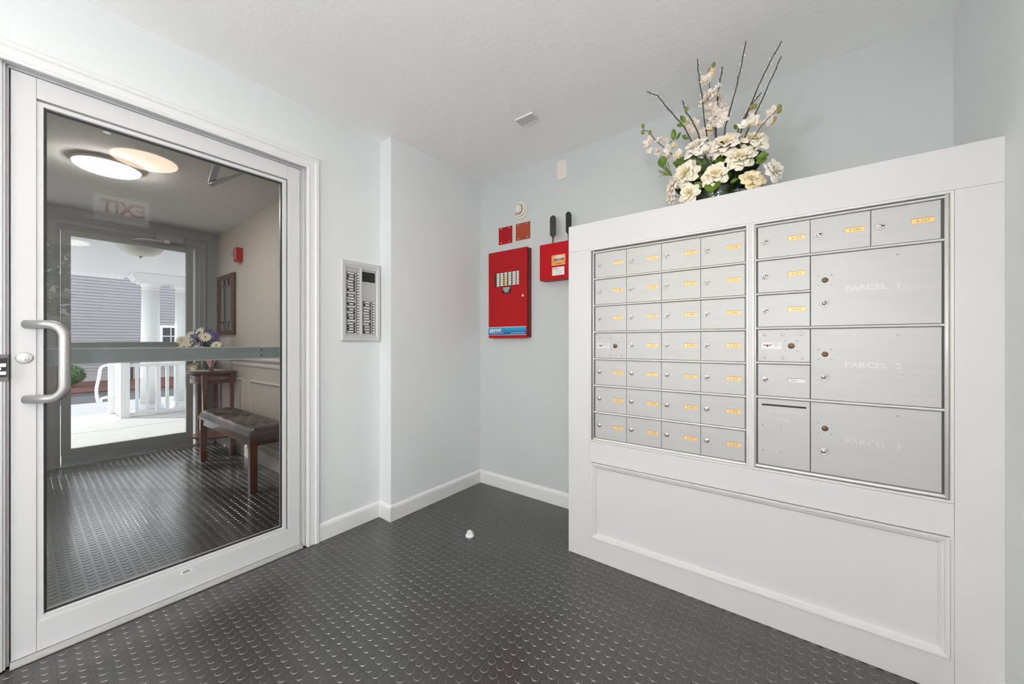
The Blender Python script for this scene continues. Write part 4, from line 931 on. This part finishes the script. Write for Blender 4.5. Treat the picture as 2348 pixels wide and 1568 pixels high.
fa = thing('flower_arrangement', 'large arrangement of cream roses, blossom sprays and tall willow twigs on the mailbox cabinet', 'flowers', (-.27, 1.90, 1.709))
rg = random.Random(21)
def rose_mesh(seed, ms):
    rs = random.Random(seed); mb = MB()
    # each whorl: petals, length, start and end angle from the axis, half width (rad), tip curl
    for (n, R, t0, t1, hw, curl) in ((7, 1.02, 1.75, 1.05, .56, .5), (6, .90, 1.50, .80, .60, .6), (6, .76, 1.25, .50, .62, .6), (5, .60, .95, .20, .72, .5), (4, .44, .6, -.15, .9, .3), (3, .30, .35, -.3, 1.1, .1)):
        off = rs.uniform(0, 6)
        for k in range(n):
            a = off + 2 * PI * k / n + rs.uniform(-.18, .18); j0 = rs.uniform(-.15, .15); RR_ = R * rs.uniform(.88, 1.1); ph = rs.uniform(0, 6); NV = 7
            path = [(0.02, 0.0)]
            for q in range(NV):
                v = (q + .5) / NV; th = t0 + j0 + (t1 - t0) * min(1, v * 1.2) + (curl * 2.2 if v > .78 else 0)
                path.append((path[-1][0] + math.sin(th) * RR_ / NV, path[-1][1] + math.cos(th) * RR_ / NV))
            def fn(u, v, a=a, path=path, hw=hw, ph=ph, RR_=RR_):
                s = (u - .5) * 2; q_ = v * (1 - .13 * s * s * v) * NV; i = min(NV - 1, int(q_)); f_ = q_ - i; r = path[i][0] * (1 - f_) + path[i + 1][0] * f_; h = path[i][1] * (1 - f_) + path[i + 1][1] * f_
                tip = max(0, 1 - max(0, (v - .45) / .62) ** 2.6) ** .5
                aa = a + s * hw * (.35 + .65 * tip) * min(1, .45 + v * 1.2) * (1 if v < .95 else .8)
                h2 = h - .05 * s * s * v + .030 * math.sin(ph + 4.5 * s) * v * v; r2 = r * (1 - .05 * s * s) + .02 * math.sin(ph * 2 + 6 * s) * v
                return (r2 * math.cos(aa), r2 * math.sin(aa), h2 - .22)
            mb.grid(fn, 8, NV)
    return mb
rvar = {}
def rose(p, r, nrm, m, seed):
    key = (seed % 4, m)
    if key not in rvar:
        o = rvar[key] = rose_mesh(seed % 4, m).build('rose', m, fa, origin=(0, 0, 0))
        o.data.materials.append(M['petal_heart'] if m != 'petal_white' else M['petal'])
        for pg in o.data.polygons: pg.material_index = 1 if pg.index >= 19 * 56 else 0      # warmer heart petals
    else: o = rvar[key].copy(); COL.objects.link(o); o.parent = fa
    o.location = Vector(p) - wloc(fa); o.scale = (r, r, r)
    o.rotation_mode = 'QUATERNION'; o.rotation_quaternion = Vector(nrm).normalized().to_track_quat('Z', 'Y') @ __import__('mathutils').Quaternion((0, 0, 1), seed * 1.7)
pmat = ['petal_white', 'petal_pink', 'petal', 'petal', 'petal', 'petal', 'petal_gold', 'petal_white', 'petal', 'petal_pink', 'petal_pink', 'petal_white']
nr = [(-.15, -.8, .5), (0, -.8, .45), (.3, -.8, .5), (.1, -.8, .45), (-.25, -1, .1), (0, -.9, .3), (.35, -.8, .3), (.75, -.5, .15), (-.1, -1, -.05), (-.8, -.6, .1), (-.8, -.6, -.2), (0, -.3, .9)]
for k, (x, y, z, r) in enumerate(ROSES): rose((x, y + r * .25, max(z, 1.720 + r * .95)), r * 1.13, nr[k], pmat[k], k)
bc = {}
def blossom(p, r, m, k):
    key = (k % 3, m)
    if key not in bc:
        mb = petals(MB(), (0, 0, 0), 5, 1.0, .42, random.Random(k), (0, 0, 1), .45, 4); petals(mb, (0, 0, .12), 3, .55, .25, random.Random(k + 9), (0, 0, 1), .9, 3)
        o = mb.build('blossom', m, fa, origin=(0, 0, 0)); bc[key] = o
    else: o = bc[key].copy(); COL.objects.link(o); o.parent = fa
    o.location = Vector(p) - wloc(fa); o.scale = (r, r, r); o.rotation_mode = 'QUATERNION'
    o.rotation_quaternion = Vector((rg.uniform(-.8, .8), -.8, rg.uniform(-.4, .7))).to_track_quat('Z', 'Y')
for k, p in enumerate(BLOSSOMS):
    blossom(p, rg.uniform(.022, .031), ['petal_pink', 'petal_white', 'petal_pink'][k % 3], k)
    for q in range(1):
        blossom((p[0] + rg.uniform(-.022, .022), p[1] + rg.uniform(-.01, .03), p[2] + rg.uniform(-.022, .022)), rg.uniform(.015, .022), ['petal_pink', 'petal_gold', 'petal_white'][(k + q) % 3], k + q)
for p in BUDS: MB().ball(p, .0085, 8, 6, (1, 1, 1.25)).build('bud', 'bud', fa)
root = Vector((-.27, 1.88, 1.76))
for k, b in enumerate(BRANCHES):
    pts = [root.lerp(Vector(b[0]), t) for t in (0, .5)] + [Vector(p) for p in b]
    fine = []
    for i in range(len(pts) - 1):
        for q in range(3): fine.append(pts[i].lerp(pts[i + 1], q / 3) + Vector((rg.uniform(-.0015, .0015), 0, rg.uniform(-.001, .001))))
    fine.append(pts[-1]); n_ = len(fine)
    rad = .0034 if k < 8 else .0022
    tw = MB().tube(fine, [rad * (1 - .45 * i / n_) for i in range(n_)], 7).build('willow_twig' if k < 8 else 'flower_stem', 'twig', fa)
    if k < 8:
        mb = MB(); mk = MB()
        for i in range(7, n_ - 1):
            d = (fine[i + 1] - fine[i]); d.normalize(); s = 1 if i % 2 else -1; sd_ = d.cross(Vector((0, 1, 0))).normalized() * s
            p = fine[i]; mb.tube([p, p + sd_ * .005 + d * .006], [.0025, .001], 5)
            if rg.random() < .7: mk.ball(p + sd_ * .006 + d * .004, .0042, 6, 4, (.8, .8, 1.5))
        mb.build('spurs', 'twig', tw, kind='stuff')
        if mk.v: mk.build('catkins', 'catkin', tw, kind='stuff')
def leaf(a, b, m, w_=.32):
    a, b = Vector(a), Vector(b); d = b - a; L_ = d.length; e = d.cross(Vector((0, -1, .3))).normalized()
    up = e.cross(d).normalized()
    def fn(u, v):
        s = (u - .5) * 2; ww = L_ * w_ * math.sin(PI * min(1, v * .97 + .03)) ** .8
        return a + d * v + e * (s * ww) + up * (abs(s) * ww * .45 - .12 * L_ * math.sin(PI * v))
    return MB().grid(fn, 4, 7).build('leaf', m, fa)
for k, (a, b) in enumerate(LEAVES): leaf(a, b, 'leaf', .24 if k < 3 else .34)
leaf((-.278, 1.79, 1.795), (-.274, 1.770, 1.735), 'leaf', .5)
for k in range(58):       # darker filler foliage low down
    a = rg.uniform(0, 2 * PI); r0 = rg.uniform(.01, .05); r1 = rg.uniform(.09, .21); z0 = rg.uniform(1.75, 1.90)
    A = Vector((-.27 + r0 * math.cos(a), 1.88 + r0 * .6 * math.sin(a), z0)); B = Vector((-.27 + r1 * math.cos(a), 1.88 + r1 * .42 * math.sin(a), z0 + rg.uniform(-.04, .09)))
    B.z = max(B.z, 1.76); B.x = max(-.47, min(-.07, B.x)); leaf(A, B, 'leaf_dark' if k % 3 else 'leaf', .30)
mb = MB()
for k in range(240):      # fine needles and moss
    x = -.27 + rg.uniform(-.15, .14); y = 1.86 + rg.uniform(-.06, .05); z = 1.722 + rg.uniform(0, .13); d = Vector((rg.uniform(-1, 1), rg.uniform(-1, .3), rg.uniform(-.1, .8))).normalized() * rg.uniform(.03, .06)
    mb.tube([(x, y, z), Vector((x, y, z)) + d], [.0013, .0005], 3, cap=False)
mb.build('needle_filler', 'leaf_dark', fa, kind='stuff')
mb = MB()
for k in range(30):
    A = Vector((-.452, 1.83, 1.875)); B = Vector((-.480 + rg.uniform(-.022, .022), 1.812 + rg.uniform(-.01, .01), 1.905 + rg.uniform(-.030, .025))); mb.tube([A, A.lerp(B, .5) + Vector((0, 0, .004)), B], .0010, 4); mb.ball(B, .0032, 5, 3)
mb.build('seed_cluster', 'bud', fa, kind='stuff')
MB().lathe([(.075, 0), (.085, .01), (.095, .045), (.088, .07), (.082, .07), (.088, .045), (.078, .012)], (-.27, 1.88, 1.7095), 'Z', 28, cap=False).build('bowl', 'clear', fa)
MB().lathe([(.06, 0), (.078, .03), (.0005, .06)], (-.27, 1.88, 1.712), 'Z', 16).build('moss', 'leaf_dark', fa)
